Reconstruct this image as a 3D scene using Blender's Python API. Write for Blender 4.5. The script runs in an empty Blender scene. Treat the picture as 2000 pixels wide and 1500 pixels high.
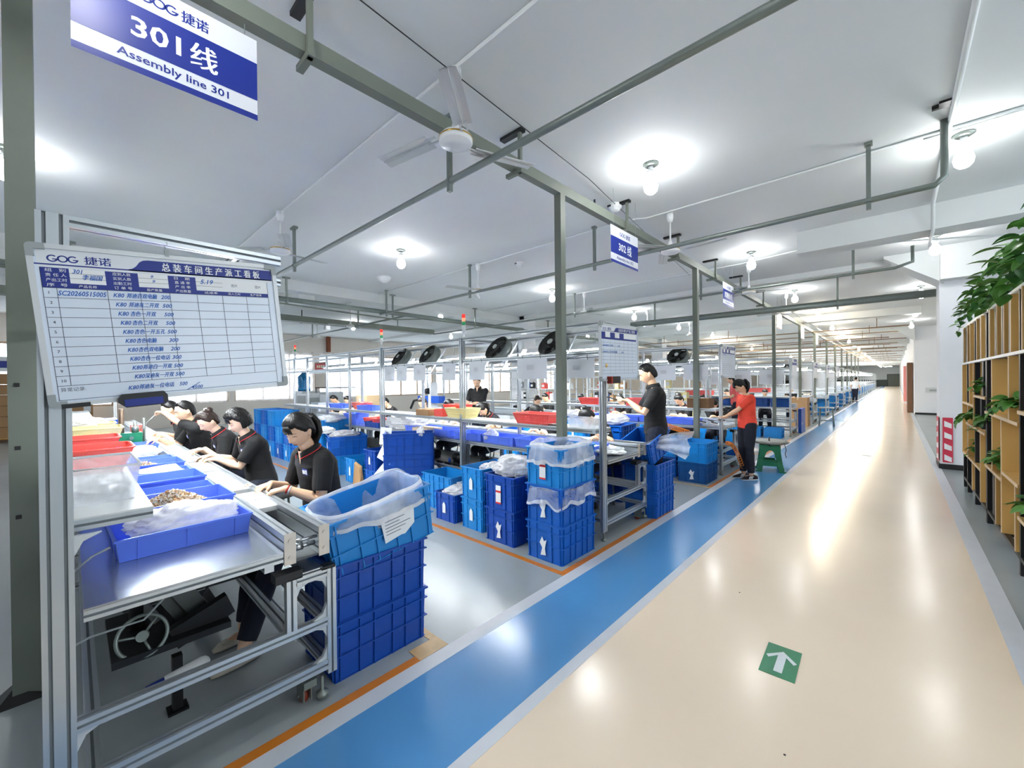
import bpy, bmesh, math, random
from mathutils import Vector, Matrix, noise
random.seed(7)
SC = bpy.context.scene
COL = SC.collection
PI = math.pi
# ---------------------------------------------------------------- camera
YAW, PITCH, ROLL, FPX = 0.750823, -0.0052779, -0.0101092, 802.42
F = Vector((-math.sin(YAW), math.cos(YAW), 0)); R = Vector((math.cos(YAW), math.sin(YAW), 0)); U = Vector((0, 0, 1))
F2 = F*math.cos(PITCH) + U*math.sin(PITCH); U2 = -F*math.sin(PITCH) + U*math.cos(PITCH)
R3 = R*math.cos(ROLL) + U2*math.sin(ROLL); U3 = -R*math.sin(ROLL) + U2*math.cos(ROLL)
cd = bpy.data.cameras.new('camera'); cam = bpy.data.objects.new('camera', cd); COL.objects.link(cam)
cam.matrix_world = Matrix(((R3.x, U3.x, -F2.x, 0), (R3.y, U3.y, -F2.y, 0), (R3.z, U3.z, -F2.z, 1.6), (0, 0, 0, 1)))
cd.sensor_width = 36; cd.lens = 36*FPX/2000; cd.clip_start = .05; cd.clip_end = 300
SC.camera = cam
# ---------------------------------------------------------------- world, exposure
W = bpy.data.worlds.new('daylight'); SC.world = W; W.use_nodes = True
W.node_tree.nodes['Background'].inputs[0].default_value = (.82, .91, 1, 1)
W.node_tree.nodes['Background'].inputs[1].default_value = 2.4
SC.view_settings.view_transform = 'Standard'; SC.view_settings.look = 'None'
SC.view_settings.exposure = 1.22; SC.view_settings.gamma = 1; SC.view_settings.use_curve_mapping = False
BULB_E, TUBE_E = 36.0, 38.0
CEIL = 3.85
# ---------------------------------------------------------------- materials
def lin(h):
    h = h.lstrip('#'); c = [int(h[i:i+2], 16)/255 for i in (0, 2, 4)]
    return [x/12.92 if x <= .04045 else ((x+.055)/1.055)**2.4 for x in c]
MATS = {}
def mat(name, col, rough=.5, metal=0, var=.06, scale=6, bump=0, bscale=60, emit=0, alpha=1, trans=0, coat=0, spec=.5):
    if name in MATS: return MATS[name]
    m = bpy.data.materials.new(name); m.use_nodes = True; nt = m.node_tree; b = nt.nodes['Principled BSDF']
    c = lin(col) if isinstance(col, str) else col
    b.inputs['Roughness'].default_value = rough; b.inputs['Metallic'].default_value = metal
    b.inputs['Specular IOR Level'].default_value = spec; b.inputs['Coat Weight'].default_value = coat
    b.inputs['Base Color'].default_value = (*c, 1)
    if trans: b.inputs['Transmission Weight'].default_value = trans
    if alpha < 1: b.inputs['Alpha'].default_value = alpha
    if emit:
        b.inputs['Emission Color'].default_value = (*c, 1); b.inputs['Emission Strength'].default_value = emit
    if var:
        tc = nt.nodes.new('ShaderNodeTexCoord'); n = nt.nodes.new('ShaderNodeTexNoise'); n.inputs['Scale'].default_value = scale; n.inputs['Detail'].default_value = 3
        nt.links.new(tc.outputs['Object'], n.inputs['Vector'])
        mx = nt.nodes.new('ShaderNodeMix'); mx.data_type = 'RGBA'
        mx.inputs[6].default_value = (*[x*(1-var) for x in c], 1); mx.inputs[7].default_value = (*[min(1, x*(1+var)) for x in c], 1)
        nt.links.new(n.outputs['Fac'], mx.inputs[0]); nt.links.new(mx.outputs[2], b.inputs['Base Color'])
        if bump:
            n2 = nt.nodes.new('ShaderNodeTexNoise'); n2.inputs['Scale'].default_value = bscale; nt.links.new(tc.outputs['Object'], n2.inputs['Vector'])
            bp = nt.nodes.new('ShaderNodeBump'); bp.inputs['Strength'].default_value = bump; bp.inputs['Distance'].default_value = .01
            nt.links.new(n2.outputs['Fac'], bp.inputs['Height']); nt.links.new(bp.outputs['Normal'], b.inputs['Normal'])
    MATS[name] = m; return m
def film(name, col, op, rough=.35):
    # thin plastic film: see-through, diffuse-transmitting and glossy
    m = bpy.data.materials.new(name); m.use_nodes = True; nt = m.node_tree; nt.nodes.clear(); N = nt.nodes.new; L = nt.links.new
    o = N('ShaderNodeOutputMaterial'); c = (*lin(col), 1)
    t = N('ShaderNodeBsdfTransparent'); t.inputs[0].default_value = (.97, .98, 1, 1)
    d = N('ShaderNodeBsdfDiffuse'); d.inputs[0].default_value = c; tr = N('ShaderNodeBsdfTranslucent'); tr.inputs[0].default_value = c
    g = N('ShaderNodeBsdfGlossy'); g.inputs['Roughness'].default_value = rough; g.inputs[0].default_value = (1, 1, 1, 1)
    a = N('ShaderNodeMixShader'); a.inputs[0].default_value = .35; L(d.outputs[0], a.inputs[1]); L(tr.outputs[0], a.inputs[2])
    b = N('ShaderNodeMixShader'); b.inputs[0].default_value = .12; L(a.outputs[0], b.inputs[1]); L(g.outputs[0], b.inputs[2])
    tc = N('ShaderNodeTexCoord'); n = N('ShaderNodeTexNoise'); n.inputs['Scale'].default_value = 6; n.inputs['Detail'].default_value = 4; n.inputs['Distortion'].default_value = 1.5
    L(tc.outputs['Object'], n.inputs['Vector']); mr = N('ShaderNodeMapRange'); mr.inputs[1].default_value = .35; mr.inputs[2].default_value = .7
    mr.inputs[3].default_value = max(0, op-.14); mr.inputs[4].default_value = min(1, op+.14); L(n.outputs['Fac'], mr.inputs[0])
    s = N('ShaderNodeMixShader'); L(mr.outputs[0], s.inputs[0]); L(t.outputs[0], s.inputs[1]); L(b.outputs[0], s.inputs[2]); L(s.outputs[0], o.inputs[0])
    MATS[name] = m; return m
M = MATS
ALU = mat('anodised_aluminium', '#c6cdd1', .33, .72, .05, 3)
SHEET = mat('brushed_steel_sheet', '#b4bcc4', .24, .9, .08, 2, .04, 40)
SLOT = mat('shaded_slot', '#80878a', .6, .3)  # shade of the slot depth, put into the groove colour
STEELG = mat('grey_painted_steel', '#737a70', .5, .1, .07, 8)
PIPE = mat('galvanised_pipe', '#808984', .38, .55, .1, 14)
WPIPE = mat('white_pipe', '#e4e8e8', .4, 0, .03)
WHITE = mat('white_enamel', '#e6e9ea', .3, 0, .02)
WMETAL = mat('white_steel', '#cfd4d6', .4, .2, .04)
WALLW = mat('white_wall_paint', '#e9ecef', .7, 0, .03, 2)
CREAM = mat('cream_wall_paint', '#e4d3bd', .7, 0, .04, 2)
CEILM = mat('ceiling_paint', '#dde1e1', .72, 0, .05, 1.2)
BEAMM = mat('ceiling_beam_paint', '#dadedd', .72, 0, .05, 1.5)
BLACKM = mat('black_metal', '#17181a', .45, .3, .1)
BLACKP = mat('black_plastic', '#1b1c1e', .45, 0, .1)
RUBBER = mat('dark_rubber', '#202223', .7)
GREYP = mat('grey_plastic', '#9aa2a4', .45)
CBLUE = mat('crate_blue', '#0a5cb8', .38, 0, .06, 5)
CBLUE2 = mat('crate_sky_blue', '#1885cf', .36, 0, .06, 5)
CBLUE3 = mat('crate_dark_blue', '#0a47a6', .36, 0, .06, 5)
TRAYB = mat('tray_blue', '#5a7df0', .35, 0, .05, 5)
NAVY = mat('print_navy', '#0f2a86', .45, 0, .03)
NAVY2 = mat('sign_blue', '#07278a', .35, 0, .02)
INK = mat('marker_ink', '#1260b8', .5, 0, .1)
INKD = mat('grey_print', '#4a5568', .5, 0, 0)
BOARD = mat('whiteboard_face', '#dce7f5', .22, 0, .06, 2.5)
BOARDW = mat('board_header_white', '#e4e9ef', .25, 0, .02)
PAPER = mat('white_paper', '#eceff1', .6, 0, .02)
REDP = mat('red_plastic', '#f05a52', .38, 0, .06)
YELP = mat('yellow_plastic', '#f2e4a4', .4, 0, .04)
GREENP = mat('green_plastic', '#1f7a55', .4, 0, .06)
GREENM = mat('green_machine_paint', '#15835c', .35, .1, .05)
CARD = mat('cardboard', '#a9845b', .75, 0, .08, 6)
CARDD = mat('dark_cardboard', '#7a5a3b', .8, 0, .08, 6)
WOODP = mat('pine_plank', '#be9450', .5, 0, .1, 3)
WOODE = mat('pine_edge', '#d8bd96', .5, 0, .06, 6)
POT = mat('glass_pot', '#3c4a46', .25, 0, .1)
SKIN = mat('skin', '#e6bb98', .5, 0, .04, 12)
SKIN2 = mat('skin_pale', '#ebc6aa', .5, 0, .04, 12)
HAIR = mat('black_hair', '#0b0a0a', .42, 0, .2, 30, .15, 160, spec=.35)
HAIRB = mat('brown_hair', '#241711', .42, 0, .2, 30, .15, 160, spec=.35)
CLOTH = mat('black_polo_cloth', '#111214', .85, 0, .15, 30, .15, 300)
CLOTHN = mat('navy_trouser_cloth', '#141a2c', .85, 0, .15, 20, .15, 300)
CLOTHW = mat('white_blouse_cloth', '#dfe3e6', .8, 0, .05, 10)
CLOTHR = mat('red_tshirt_cloth', '#ee4a35', .8, 0, .05, 10, .1, 200)
CLOTHP = mat('pink_cloth', '#ee6a6a', .8, 0, .05, 10)
REDT = mat('red_trim', '#d3262c', .6)
LIP = mat('lips', '#b56a5e', .5); BROW = mat('brow', '#2a1d18', .7)
BEIGE = mat('beige_shoe_leather', '#c9c2b2', .5)
BELT = mat('conveyor_plate', '#e2e3e0', .45, 0, .03)
BEADM = mat('brass_parts', '#e3c9a2', .35, .2, .3, 90); BEADM2 = mat('brass_parts_light', '#fbf3e4', .4, .1, .1, 60); BEADM3 = mat('brass_parts_dark', '#b08a5c', .4, .3, .2, 60)
ORANGE = mat('orange_hose', '#e8862a', .35)
GLOW = mat('lamp_glow', '#ffffff', .5, 0, 0, emit=BULB_E)
GLOWW = mat('lamp_glow_warm', (1, .86, .66), .5, 0, 0, emit=BULB_E*3.6)
TUBE = mat('tube_glow', '#fafdff', .5, 0, 0, emit=TUBE_E)
REDL = mat('red_light', '#e0332c', .3, emit=.4); AMBL = mat('amber_light', '#f3a277', .3, emit=.3); GRNL = mat('green_light', '#1f8d5a', .3, emit=.15)
FILM = film('clear_liner', '#f2f8fd', .36); FILM2 = film('milky_liner', '#f4f8fc', .5); HEM = film('liner_hem', '#ffffff', .88); FILMW = film('milky_bag', '#ffffff', .9); BINC = film('translucent_bin', '#eef1f3', .55)
LEAF = mat('leaf_green', '#558c38', .42, 0, .3, 18); LEAFD = mat('leaf_dark', '#356a2c', .42, 0, .25, 18)
SOIL = mat('soil', '#3a2c20', .9)
GRILLE = mat('fan_grille', '#5a625e', .5, .4, .05)
# ---------------------------------------------------------------- mesh builder
def rotz(a): return Matrix.Rotation(a, 4, 'Z')
class MB:
    def __init__(s): s.v = []; s.f = []; s.mi = []; s.sm = []; s.T = None
    def add(s, vs, fs, m=0, smooth=False):
        o = len(s.v)
        if s.T is not None: vs = [s.T @ Vector(v) for v in vs]
        s.v += [tuple(v) for v in vs]; s.f += [tuple(i+o for i in f) for f in fs]; s.mi += [m]*len(fs); s.sm += [smooth]*len(fs)
        return s
    def box(s, x0, x1, y0, y1, z0, z1, m=0, t=0, tz=1):
        # t: inset of the bottom (taper)
        vs = [(x0+t, y0+t, z0), (x1-t, y0+t, z0), (x1-t, y1-t, z0), (x0+t, y1-t, z0), (x0, y0, z1), (x1, y0, z1), (x1, y1, z1), (x0, y1, z1)]
        return s.add(vs, [(3, 2, 1, 0), (4, 5, 6, 7), (0, 1, 5, 4), (1, 2, 6, 5), (2, 3, 7, 6), (3, 0, 4, 7)], m)
    def cbox(s, c, d, m=0, rot=None, bev=0):
        hx, hy, hz = d[0]/2, d[1]/2, d[2]/2
        vs = [Vector((x, y, z)) for z in (-hz, hz) for x, y in ((-hx, -hy), (hx, -hy), (hx, hy), (-hx, hy))]
        if rot is not None: vs = [rot @ v for v in vs]
        vs = [v + Vector(c) for v in vs]
        return s.add(vs, [(3, 2, 1, 0), (4, 5, 6, 7), (0, 1, 5, 4), (1, 2, 6, 5), (2, 3, 7, 6), (3, 0, 4, 7)], m)
    def tube(s, pts, r, n=8, m=0, cap=True, ry=None, round_=False, smooth=True):
        pts = [Vector(p) for p in pts]; k = len(pts); rs = r if isinstance(r, (list, tuple)) else [r]*k
        if round_:
            a = (pts[0]-pts[1]).normalized(); b = (pts[-1]-pts[-2]).normalized(); r0, r1 = rs[0], rs[-1]
            hp, hr = [], []
            for q in (.08, .45, .8): hp.append(pts[0]+a*r0*math.sqrt(1-q*q)); hr.append(r0*q)
            tp, tr = [], []
            for q in (.8, .45, .08): tp.append(pts[-1]+b*r1*math.sqrt(1-q*q)); tr.append(r1*q)
            pts = hp+pts+tp; rs = hr+list(rs)+tr; k = len(pts)
        vs = []; prev = None
        for i, p in enumerate(pts):
            d = (pts[min(i+1, k-1)]-pts[max(i-1, 0)]).normalized()
            if prev is None:
                x = d.orthogonal().normalized()
                if abs(d.z) > .5: x = (Vector((1, 0, 0)) - d*d.x).normalized()
                else: x = d.cross(Vector((0, 0, 1))).normalized()
            else: x = (prev - d*prev.dot(d)).normalized()
            prev = x; y = d.cross(x)
            for j in range(n):
                a = 2*PI*(j+.5)/n; vs.append(p + x*math.cos(a)*rs[i] + y*math.sin(a)*rs[i]*(ry or 1))
        fs = [(i*n+j, i*n+(j+1) % n, (i+1)*n+(j+1) % n, (i+1)*n+j) for i in range(k-1) for j in range(n)]
        s.add(vs, fs, m, smooth)
        if cap:
            o = len(s.v)-len(vs); s.f += [tuple(o+j for j in reversed(range(n))), tuple(o+(k-1)*n+j for j in range(n))]; s.mi += [m, m]; s.sm += [False, False]
        return s
    def cyl(s, p0, p1, r0, r1=None, n=16, m=0, cap=True): return s.tube([p0, p1], [r0, r0 if r1 is None else r1], n, m, cap)
    def lathe(s, prof, c=(0, 0, 0), n=20, m=0, axis=None, smooth=True):
        vs = []; c = Vector(c)
        q = Vector((0, 0, 1)).rotation_difference(Vector(axis)) if axis is not None else None
        for r, z in prof:
            for j in range(n):
                a = 2*PI*j/n; v = Vector((r*math.cos(a), r*math.sin(a), z))
                if q: v = q @ v
                vs.append(v+c)
        k = len(prof); fs = [(i*n+j, i*n+(j+1) % n, (i+1)*n+(j+1) % n, (i+1)*n+j) for i in range(k-1) for j in range(n)]
        return s.add(vs, fs, m, smooth)
    def ell(s, c, r, n=16, k=10, m=0, rot=None):
        vs = []; c = Vector(c)
        for i in range(k+1):
            t = PI*i/k
            for j in range(n):
                a = 2*PI*j/n; v = Vector((r[0]*math.sin(t)*math.cos(a), r[1]*math.sin(t)*math.sin(a), -r[2]*math.cos(t)))
                if rot is not None: v = rot @ v
                vs.append(c+v)
        return s.add(vs, [(i*n+j, i*n+(j+1) % n, (i+1)*n+(j+1) % n, (i+1)*n+j) for i in range(k) for j in range(n)], m, True)
    def prism(s, poly, z0, z1, m=0):
        n = len(poly); vs = [(x, y, z0) for x, y in poly]+[(x, y, z1) for x, y in poly]
        return s.add(vs, [tuple(reversed(range(n))), tuple(range(n, 2*n))]+[(i, (i+1) % n, n+(i+1) % n, n+i) for i in range(n)], m)
    def ext(s, p0, p1, w=.04, h=.04, nw=1, nh=1, m=0, gw=.010, gd=.010):
        # slotted aluminium extrusion from p0 to p1; w across, h up (or across 2 when vertical)
        p0, p1 = Vector(p0), Vector(p1); d = (p1-p0).normalized()
        y = Vector((0, 0, 1)) if abs(d.z) < .9 else Vector((0, 1, 0))
        x = y.cross(d).normalized() if abs(d.z) < .9 else Vector((1, 0, 0))
        y = (y - d*y.dot(d)).normalized()
        def side(L, k):   # profile offsets along one side with k slots
            out = [0]
            for i in range(k):
                c = L*(i+.5)/k; out += [c-gw/2, c-gw/2, c+gw/2, c+gw/2]
            return out
        prof = []; G = set()
        for (ox, oy, ux, uy, L, k) in ((-w/2, -h/2, 1, 0, w, nw), (w/2, -h/2, 0, 1, h, nh), (w/2, h/2, -1, 0, w, nw), (-w/2, h/2, 0, -1, h, nh)):
            nx, ny = -uy, ux   # inward
            for i, a in enumerate(side(L, k)):
                q = gd if (i > 0 and (i-1) % 4 in (1, 2)) else 0
                if q: G.add(len(prof))
                prof.append((ox+ux*a+nx*q, oy+uy*a+ny*q))
        n = len(prof); vs = [p0+x*a+y*b for a, b in prof]+[p1+x*a+y*b for a, b in prof]
        fs = [(i, (i+1) % n, n+(i+1) % n, n+i) for i in range(n)]
        gi = [i for i in range(n) if ((i in G) and ((i+1) % n in G))]
        o = len(s.v); s.add(vs, fs, m)
        for i in gi: s.mi[-n+i] = m+1
        # caps as the outline polygon
        for q in (p0, p1): s.add([q-x*w/2-y*h/2, q+x*w/2-y*h/2, q+x*w/2+y*h/2, q-x*w/2+y*h/2], [(0, 1, 2, 3)], m)
        return s
    def sheet(s, grid, m=0, smooth=True):
        h = len(grid); w = len(grid[0]); vs = [p for r in grid for p in r]
        return s.add(vs, [(i*w+j, i*w+j+1, (i+1)*w+j+1, (i+1)*w+j) for i in range(h-1) for j in range(w-1)], m, smooth)
    def mesh(s, name, mats):
        me = bpy.data.meshes.new(name); me.from_pydata(s.v, [], s.f)
        for q in (mats if isinstance(mats, (list, tuple)) else [mats]): me.materials.append(q)
        me.polygons.foreach_set('material_index', s.mi); me.polygons.foreach_set('use_smooth', s.sm); me.update()
        return me
    def build(s, name, mats, parent=None, loc=None, recalc=True):
        if mats is ALU: mats = [ALU, SLOT]
        me = s.mesh(name, mats)
        if recalc:
            bm = bmesh.new(); bm.from_mesh(me); bmesh.ops.recalc_face_normals(bm, faces=bm.faces); bm.to_mesh(me); bm.free()
        o = bpy.data.objects.new(name, me); COL.objects.link(o)
        if parent is not None: o.parent = parent
        if loc is not None: o.location = loc
        return o
def tag(o, label=None, cat=None, group=None, kind=None):
    if label: o['label'] = label
    if cat: o['category'] = cat
    if group: o['group'] = group
    if kind: o['kind'] = kind
    return o
def thing(name, label, cat, loc=(0, 0, 0), rz=0, group=None):
    o = bpy.data.objects.new(name, None); COL.objects.link(o); o.empty_display_size = .1
    o.location = loc; o.rotation_euler = (0, 0, rz); return tag(o, label, cat, group)
def dup(root, loc, rz=None, label=None, group=None, parent=None, scale=None):
    r = root.copy(); COL.objects.link(r)
    if parent is not None: r.parent = parent
    if loc is not None: r.location = loc
    if rz is not None: r.rotation_euler = (0, 0, rz)
    if scale: r.scale = scale
    if label: r['label'] = label
    if group: r['group'] = group
    for ch in list(root.children): dup(ch, None, parent=r)
    return r
ORD = ['first', 'second', 'third', 'fourth', 'fifth', 'sixth', 'seventh', 'eighth', 'ninth', 'tenth', 'eleventh', 'twelfth', 'thirteenth', 'fourteenth', 'fifteenth', 'sixteenth', 'seventeenth', 'eighteenth', 'nineteenth', 'twentieth']
def struct(name, mb, m, parent=None):
    o = mb.build(name, m, parent)
    if parent is None: o['kind'] = 'structure'
    return o
TSC = bpy.data.scenes.new('workroom'); TVL = TSC.view_layers[0]   # a side scene, so that evaluating one object stays cheap
_fc = bpy.data.curves.new('lettering', 'FONT'); _fo = bpy.data.objects.new('lettering', _fc); TSC.collection.objects.link(_fo)
def text(mb, body, x, y, h, w=None, z=0, m=0, shear=0, bold=0, T=None, align='L'):
    # lettering as a flat mesh: baseline at (x, y), cap height about h, optional total width w
    _fc.body = body; _fc.size = 1; _fc.shear = shear; _fc.offset = 0 if any(ord(c) > 0x2e80 for c in body) else bold; _fc.resolution_u = 2
    TVL.update(); dg = TVL.depsgraph
    me = _fo.evaluated_get(dg).to_mesh()
    vs = [v.co.copy() for v in me.vertices]; fs = [tuple(p.vertices) for p in me.polygons]; _fo.to_mesh_clear()
    if not vs: return
    x0 = min(v.x for v in vs); x1 = max(v.x for v in vs); sy = h/.72; sx = (w/(x1-x0)) if w else sy
    ox = x if align == 'L' else x-(x1-x0)*sx/2
    cjk = any(ord(c) > 0x2e80 for c in body)
    for k in ((-1, 0, 1) if cjk and bold > .008 else (0,)):   # heavier strokes for print by overlaying shifted copies
        mb.add([(ox+(v.x-x0)*sx+k*h*.035, y+v.y*sy+k*h*.012, z+k*2e-5) for v in vs], fs, m)
# maps local (x right, y up, z out) of a board that faces +X and reads along +Y
FACEX = Matrix(((0, 0, 1, 0), (1, 0, 0, 0), (0, 1, 0, 0), (0, 0, 0, 1)))
FACEY = Matrix(((1, 0, 0, 0), (0, 0, -1, 0), (0, 1, 0, 0), (0, 0, 0, 1)))   # faces -Y
# ================================================================ SETTING
def floor_mat():
    m = mat('grey_epoxy_floor', '#9ba3a5', .25, 0, .16, .9)
    return m
FLOORM = floor_mat()
PEACH = mat('peach_epoxy', '#f1dec6', .2, 0, .05, 1.3); BLUEP = mat('blue_floor_paint', '#5391c8', .2, 0, .08, 1.6)
WHITEP = mat('white_floor_paint', '#ccd1d8', .38, 0, .07, 7); ORANGEP = mat('orange_floor_paint', '#c97722', .4, 0, .14, 12)
fadeP = mat('faded_line_paint', '#c9a878', .45, 0, .3, 14)
b = MB(); b.box(-20.2, 6, -7, 106, -.12, 0); fl = struct('floor', b, FLOORM)
def stripe(name, x0, x1, y0, y1, h, m, label=None):
    b = MB(); b.box(x0, x1, y0, y1, -.002, h); o = b.build(name, m, fl)
    if label: o['label'] = label
stripe('walkway_paint', -1.3, .478, -7, 104.9, .002, PEACH, 'glossy peach walkway band')
stripe('lane_paint', -1.9, -1.365, -7, 104.9, .002, BLUEP, 'blue lane along the walkway')
stripe('white_line', -2.0, -1.9, -7, 104.9, .003, WHITEP); stripe('white_line', -1.365, -1.3, -7, 104.9, .003, WHITEP)
stripe('white_line', .478, .585, -7, 104.9, .003, WHITEP)
for y0, y1 in ((-1.5, 1.5), (2.77, 5.0), (6.45, 8.6), (10.0, 13.0)): stripe('orange_line', -2.055, -2.0, y0, y1, .004, ORANGEP)
for y, m in ((1.5, fadeP), (2.74, ORANGEP), (6.42, fadeP), (10.0, ORANGEP)):
    stripe('orange_line', -16, -2.0, y, y+.05, .0035, m)
stripe('faded_paint_patch', -2.12, -2.0, 1.35, 1.55, .0042, fadeP)
b = MB(); b.box(-20.2, 6, -7, 106, CEIL, CEIL+.2); ceil = struct('ceiling', b, CEILM)
# crosswise concrete beams, with a haunch where they meet the column on the right
ci = 0
for y, z, x0, x1 in ((7.62, 3.52, -1.1, 4.5), (10.6, 3.74, -20, .6), (18, 3.62, -20, .6), (25, 3.6, -20, .6), (33, 3.6, -20, .6), (41, 3.6, -20, .6), (49, 3.6, -20, .6), (57, 3.6, -20, .6), (65, 3.6, -20, .6), (75, 3.6, -20, .6), (85, 3.6, -20, .6)):
    ci += 1; b = MB(); b.box(x0, x1, y, y+.38, z, CEIL)
    if y in (10.6, 25):
        b.T = Matrix(((1, 0, 0, 0), (0, 0, 1, 0), (0, 1, 0, 0), (0, 0, 0, 1))); b.prism([(.62, 3.24), (.62, CEIL), (-.15, CEIL), (-.15, CEIL-.04)], y-.3, y+.38); b.T = None
    struct('trim_%d' % ci, b, BEAMM)
b = MB(); b.box(-16, -9.8, 3.5, 3.85, 3.5, CEIL); struct('trim_20', b, BEAMM)
b = MB(); b.box(-9.9, -9.5, -7, 60, 3.62, CEIL); struct('trim_21', b, BEAMM)
# left wall with windows
b = MB(); b.box(-20.3, -20, -7, 106, 0, .9); b.box(-20.3, -20, -7, 106, 3.0, CEIL)
ys = [-5.6, -2.2, 1.2, 4.6, 8.0, 11.4, 14.8, 18.2, 21.6, 25.0]
ye = -7
for y in ys: b.box(-20.3, -20, ye, y, .9, 3.0); ye = y+3.2
b.box(-20.3, -20, ye, 106, .9, 3.0)
struct('wall_left', b, mat('left_wall_paint', '#f0e9df', .7, 0, .03, 2))
GLASS = film('window_glass', '#ffffff', .25)
for i, y in enumerate(ys):
    t = bpy.data.objects.new('window_%d' % (i+1), None); COL.objects.link(t); t.location = (-20.1, y, .9); t['kind'] = 'structure'
    b = MB()
    for a in (0, 1.04, 2.1, 3.14): b.box(-.05, .05, a, a+.06, 0, 2.1)
    for z in (0, 1.35, 2.04): b.box(-.049, .049, .0, 3.2, z, z+.06)
    b.build('window_frame', mat('window_frame_paint', '#b9a189', .5), t)
    for a in (.06, 1.1, 2.16): b = MB(); b.box(-.01, -.004, a, a+.98, .06, 2.04); b.build('pane', GLASS, t)
    if i in (2, 3, 4):
        g = [[(.12+.025*math.sin(u*.9), .02+u*.064, 2.2-v*.55) for u in range(50)] for v in range(5)]
        b = MB(); b.sheet(g); b.build('curtain', MATS.get('window_curtain') or film('window_curtain', '#ffffff', .6, .8), t)
b = MB(); b.box(-20, 6, -7.2, -7, 0, CEIL); struct('wall_back', b, WALLW)
b = MB(); b.box(4.5, 4.7, -7, 10.4, 0, .9); b.box(4.5, 4.7, -7, 10.4, 3.1, CEIL); ye = -7
for y in (1, 4.5): b.box(4.5, 4.7, ye, y, .9, 3.1); ye = y+2.8  # unseen window openings, added to let in fill daylight
b.box(4.5, 4.7, ye, 10.4, .9, 3.1); struct('wall_right', b, WALLW)
for i, y in enumerate((1, 4.5)):  # frames of the added fill-light windows, out of view
    t = bpy.data.objects.new('window_%d' % (30+i), None); COL.objects.link(t); t.location = (4.6, y, .9); t['kind'] = 'structure'
    b = MB()
    for a in (0, 1.37, 2.74): b.box(-.05, .05, a, a+.06, 0, 2.2)
    for z in (0, 2.14): b.box(-.049, .049, 0, 2.8, z, z+.06)
    b.build('window_frame', WMETAL, t)
b = MB(); b.box(.57, 4.5, 10.15, 10.4, 3.28, CEIL); struct('trim_25', b, BEAMM)
b = MB(); b.box(.57, 4.7, 10.4, 11.15, 0, CEIL); struct('wall_end', b, WALLW)
b = MB(); b.box(3.2, 3.4, 11.15, 25.2, 0, CEIL); struct('wall_recess', b, WALLW)
b = MB(); b.box(.62, 3.4, 25.2, 25.5, 0, CEIL); b.box(.6, .85, 25.5, 105, 0, CEIL); struct('wall_corridor', b, mat('corridor_wall_paint', '#eceff4', .6, 0, .02))
b = MB(); b.box(-20, 4, 105, 105.3, 0, CEIL); struct('wall_far', b, mat('far_wall_paint', '#c4ccd0', .6))
b = MB(); b.box(-20, -1.1, 104.8, 105, 0, 1.3); struct('baseboard_far', b, mat('dark_dado_paint', '#46504f', .6))
t = bpy.data.objects.new('door_1', None); COL.objects.link(t); t.location = (-1, 104.9, 0); t['kind'] = 'structure'
b = MB(); b.box(-.15, 0, -.1, .1, 0, 2.2); b.box(1.6, 1.75, -.1, .1, 0, 2.2); b.box(-.15, 1.75, -.1, .1, 2.2, 2.35); b.build('door_frame', mat('door_frame_paint', '#39413e', .5), t)
b = MB(); b.box(0, 1.6, -.04, .04, 0, 2.2); b.build('door_leaf', mat('door_leaf_paint', '#575f57', .5), t)
b = MB(); b.box(.565, 4.5, 10.385, 10.4, 0, .09); b.box(.555, .57, 10.4, 11.15, 0, .09); struct('baseboard_end', b, mat('black_baseboard', '#17191a', .5))
b = MB(); b.box(.625, 3.2, 25.185, 25.2, 0, .08); struct('baseboard_recess', b, M['black_baseboard'])
for k, (x0, x1, y0, y1) in enumerate(((-9.9, -9.3, -1.9, -1.3), (-9.9, -9.3, 10.6, 11.2), (-9.9, -9.3, 22, 22.6))):
    b = MB(); b.box(x0, x1, y0, y1, 0, CEIL); struct('trim_%d' % (30+k), b, WALLW)
b = MB(); b.box(-19.98, -19.8, 8.36, 8.5, 3.12, CEIL); struct('trim_34', b, mat('brown_column_paint', '#8a4a2c', .6))
# red and white hazard marking on the column
t = thing('hazard_marking', 'red and white striped hazard marking on the foot of the white column', 'marking', (.57, 10.38, 0))
b = MB(); b.box(.03, .155, -.003, 0, .12, .9); b.box(-.018, -.015, .04, .5, .12, .9); b.build('red_ground', mat('hazard_red', '#c9324c', .5), t)
for k in range(4):
    z = .16+k*.195
    b = MB(); b.T = FACEY; b.add([(.05, z, .0035), (.14, z-.03, .0035), (.14, z+.05, .0035), (.05, z+.1, .0035)], [(0, 1, 2, 3)]); b.build('white_stripe', PAPER, t, recalc=False)
    b = MB(); b.add([(-.0185, .08, z), (-.0185, .46, z-.03), (-.0185, .46, z+.05), (-.0185, .08, z+.1)], [(0, 1, 2, 3)]); b.build('white_stripe', PAPER, t, recalc=False)
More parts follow.
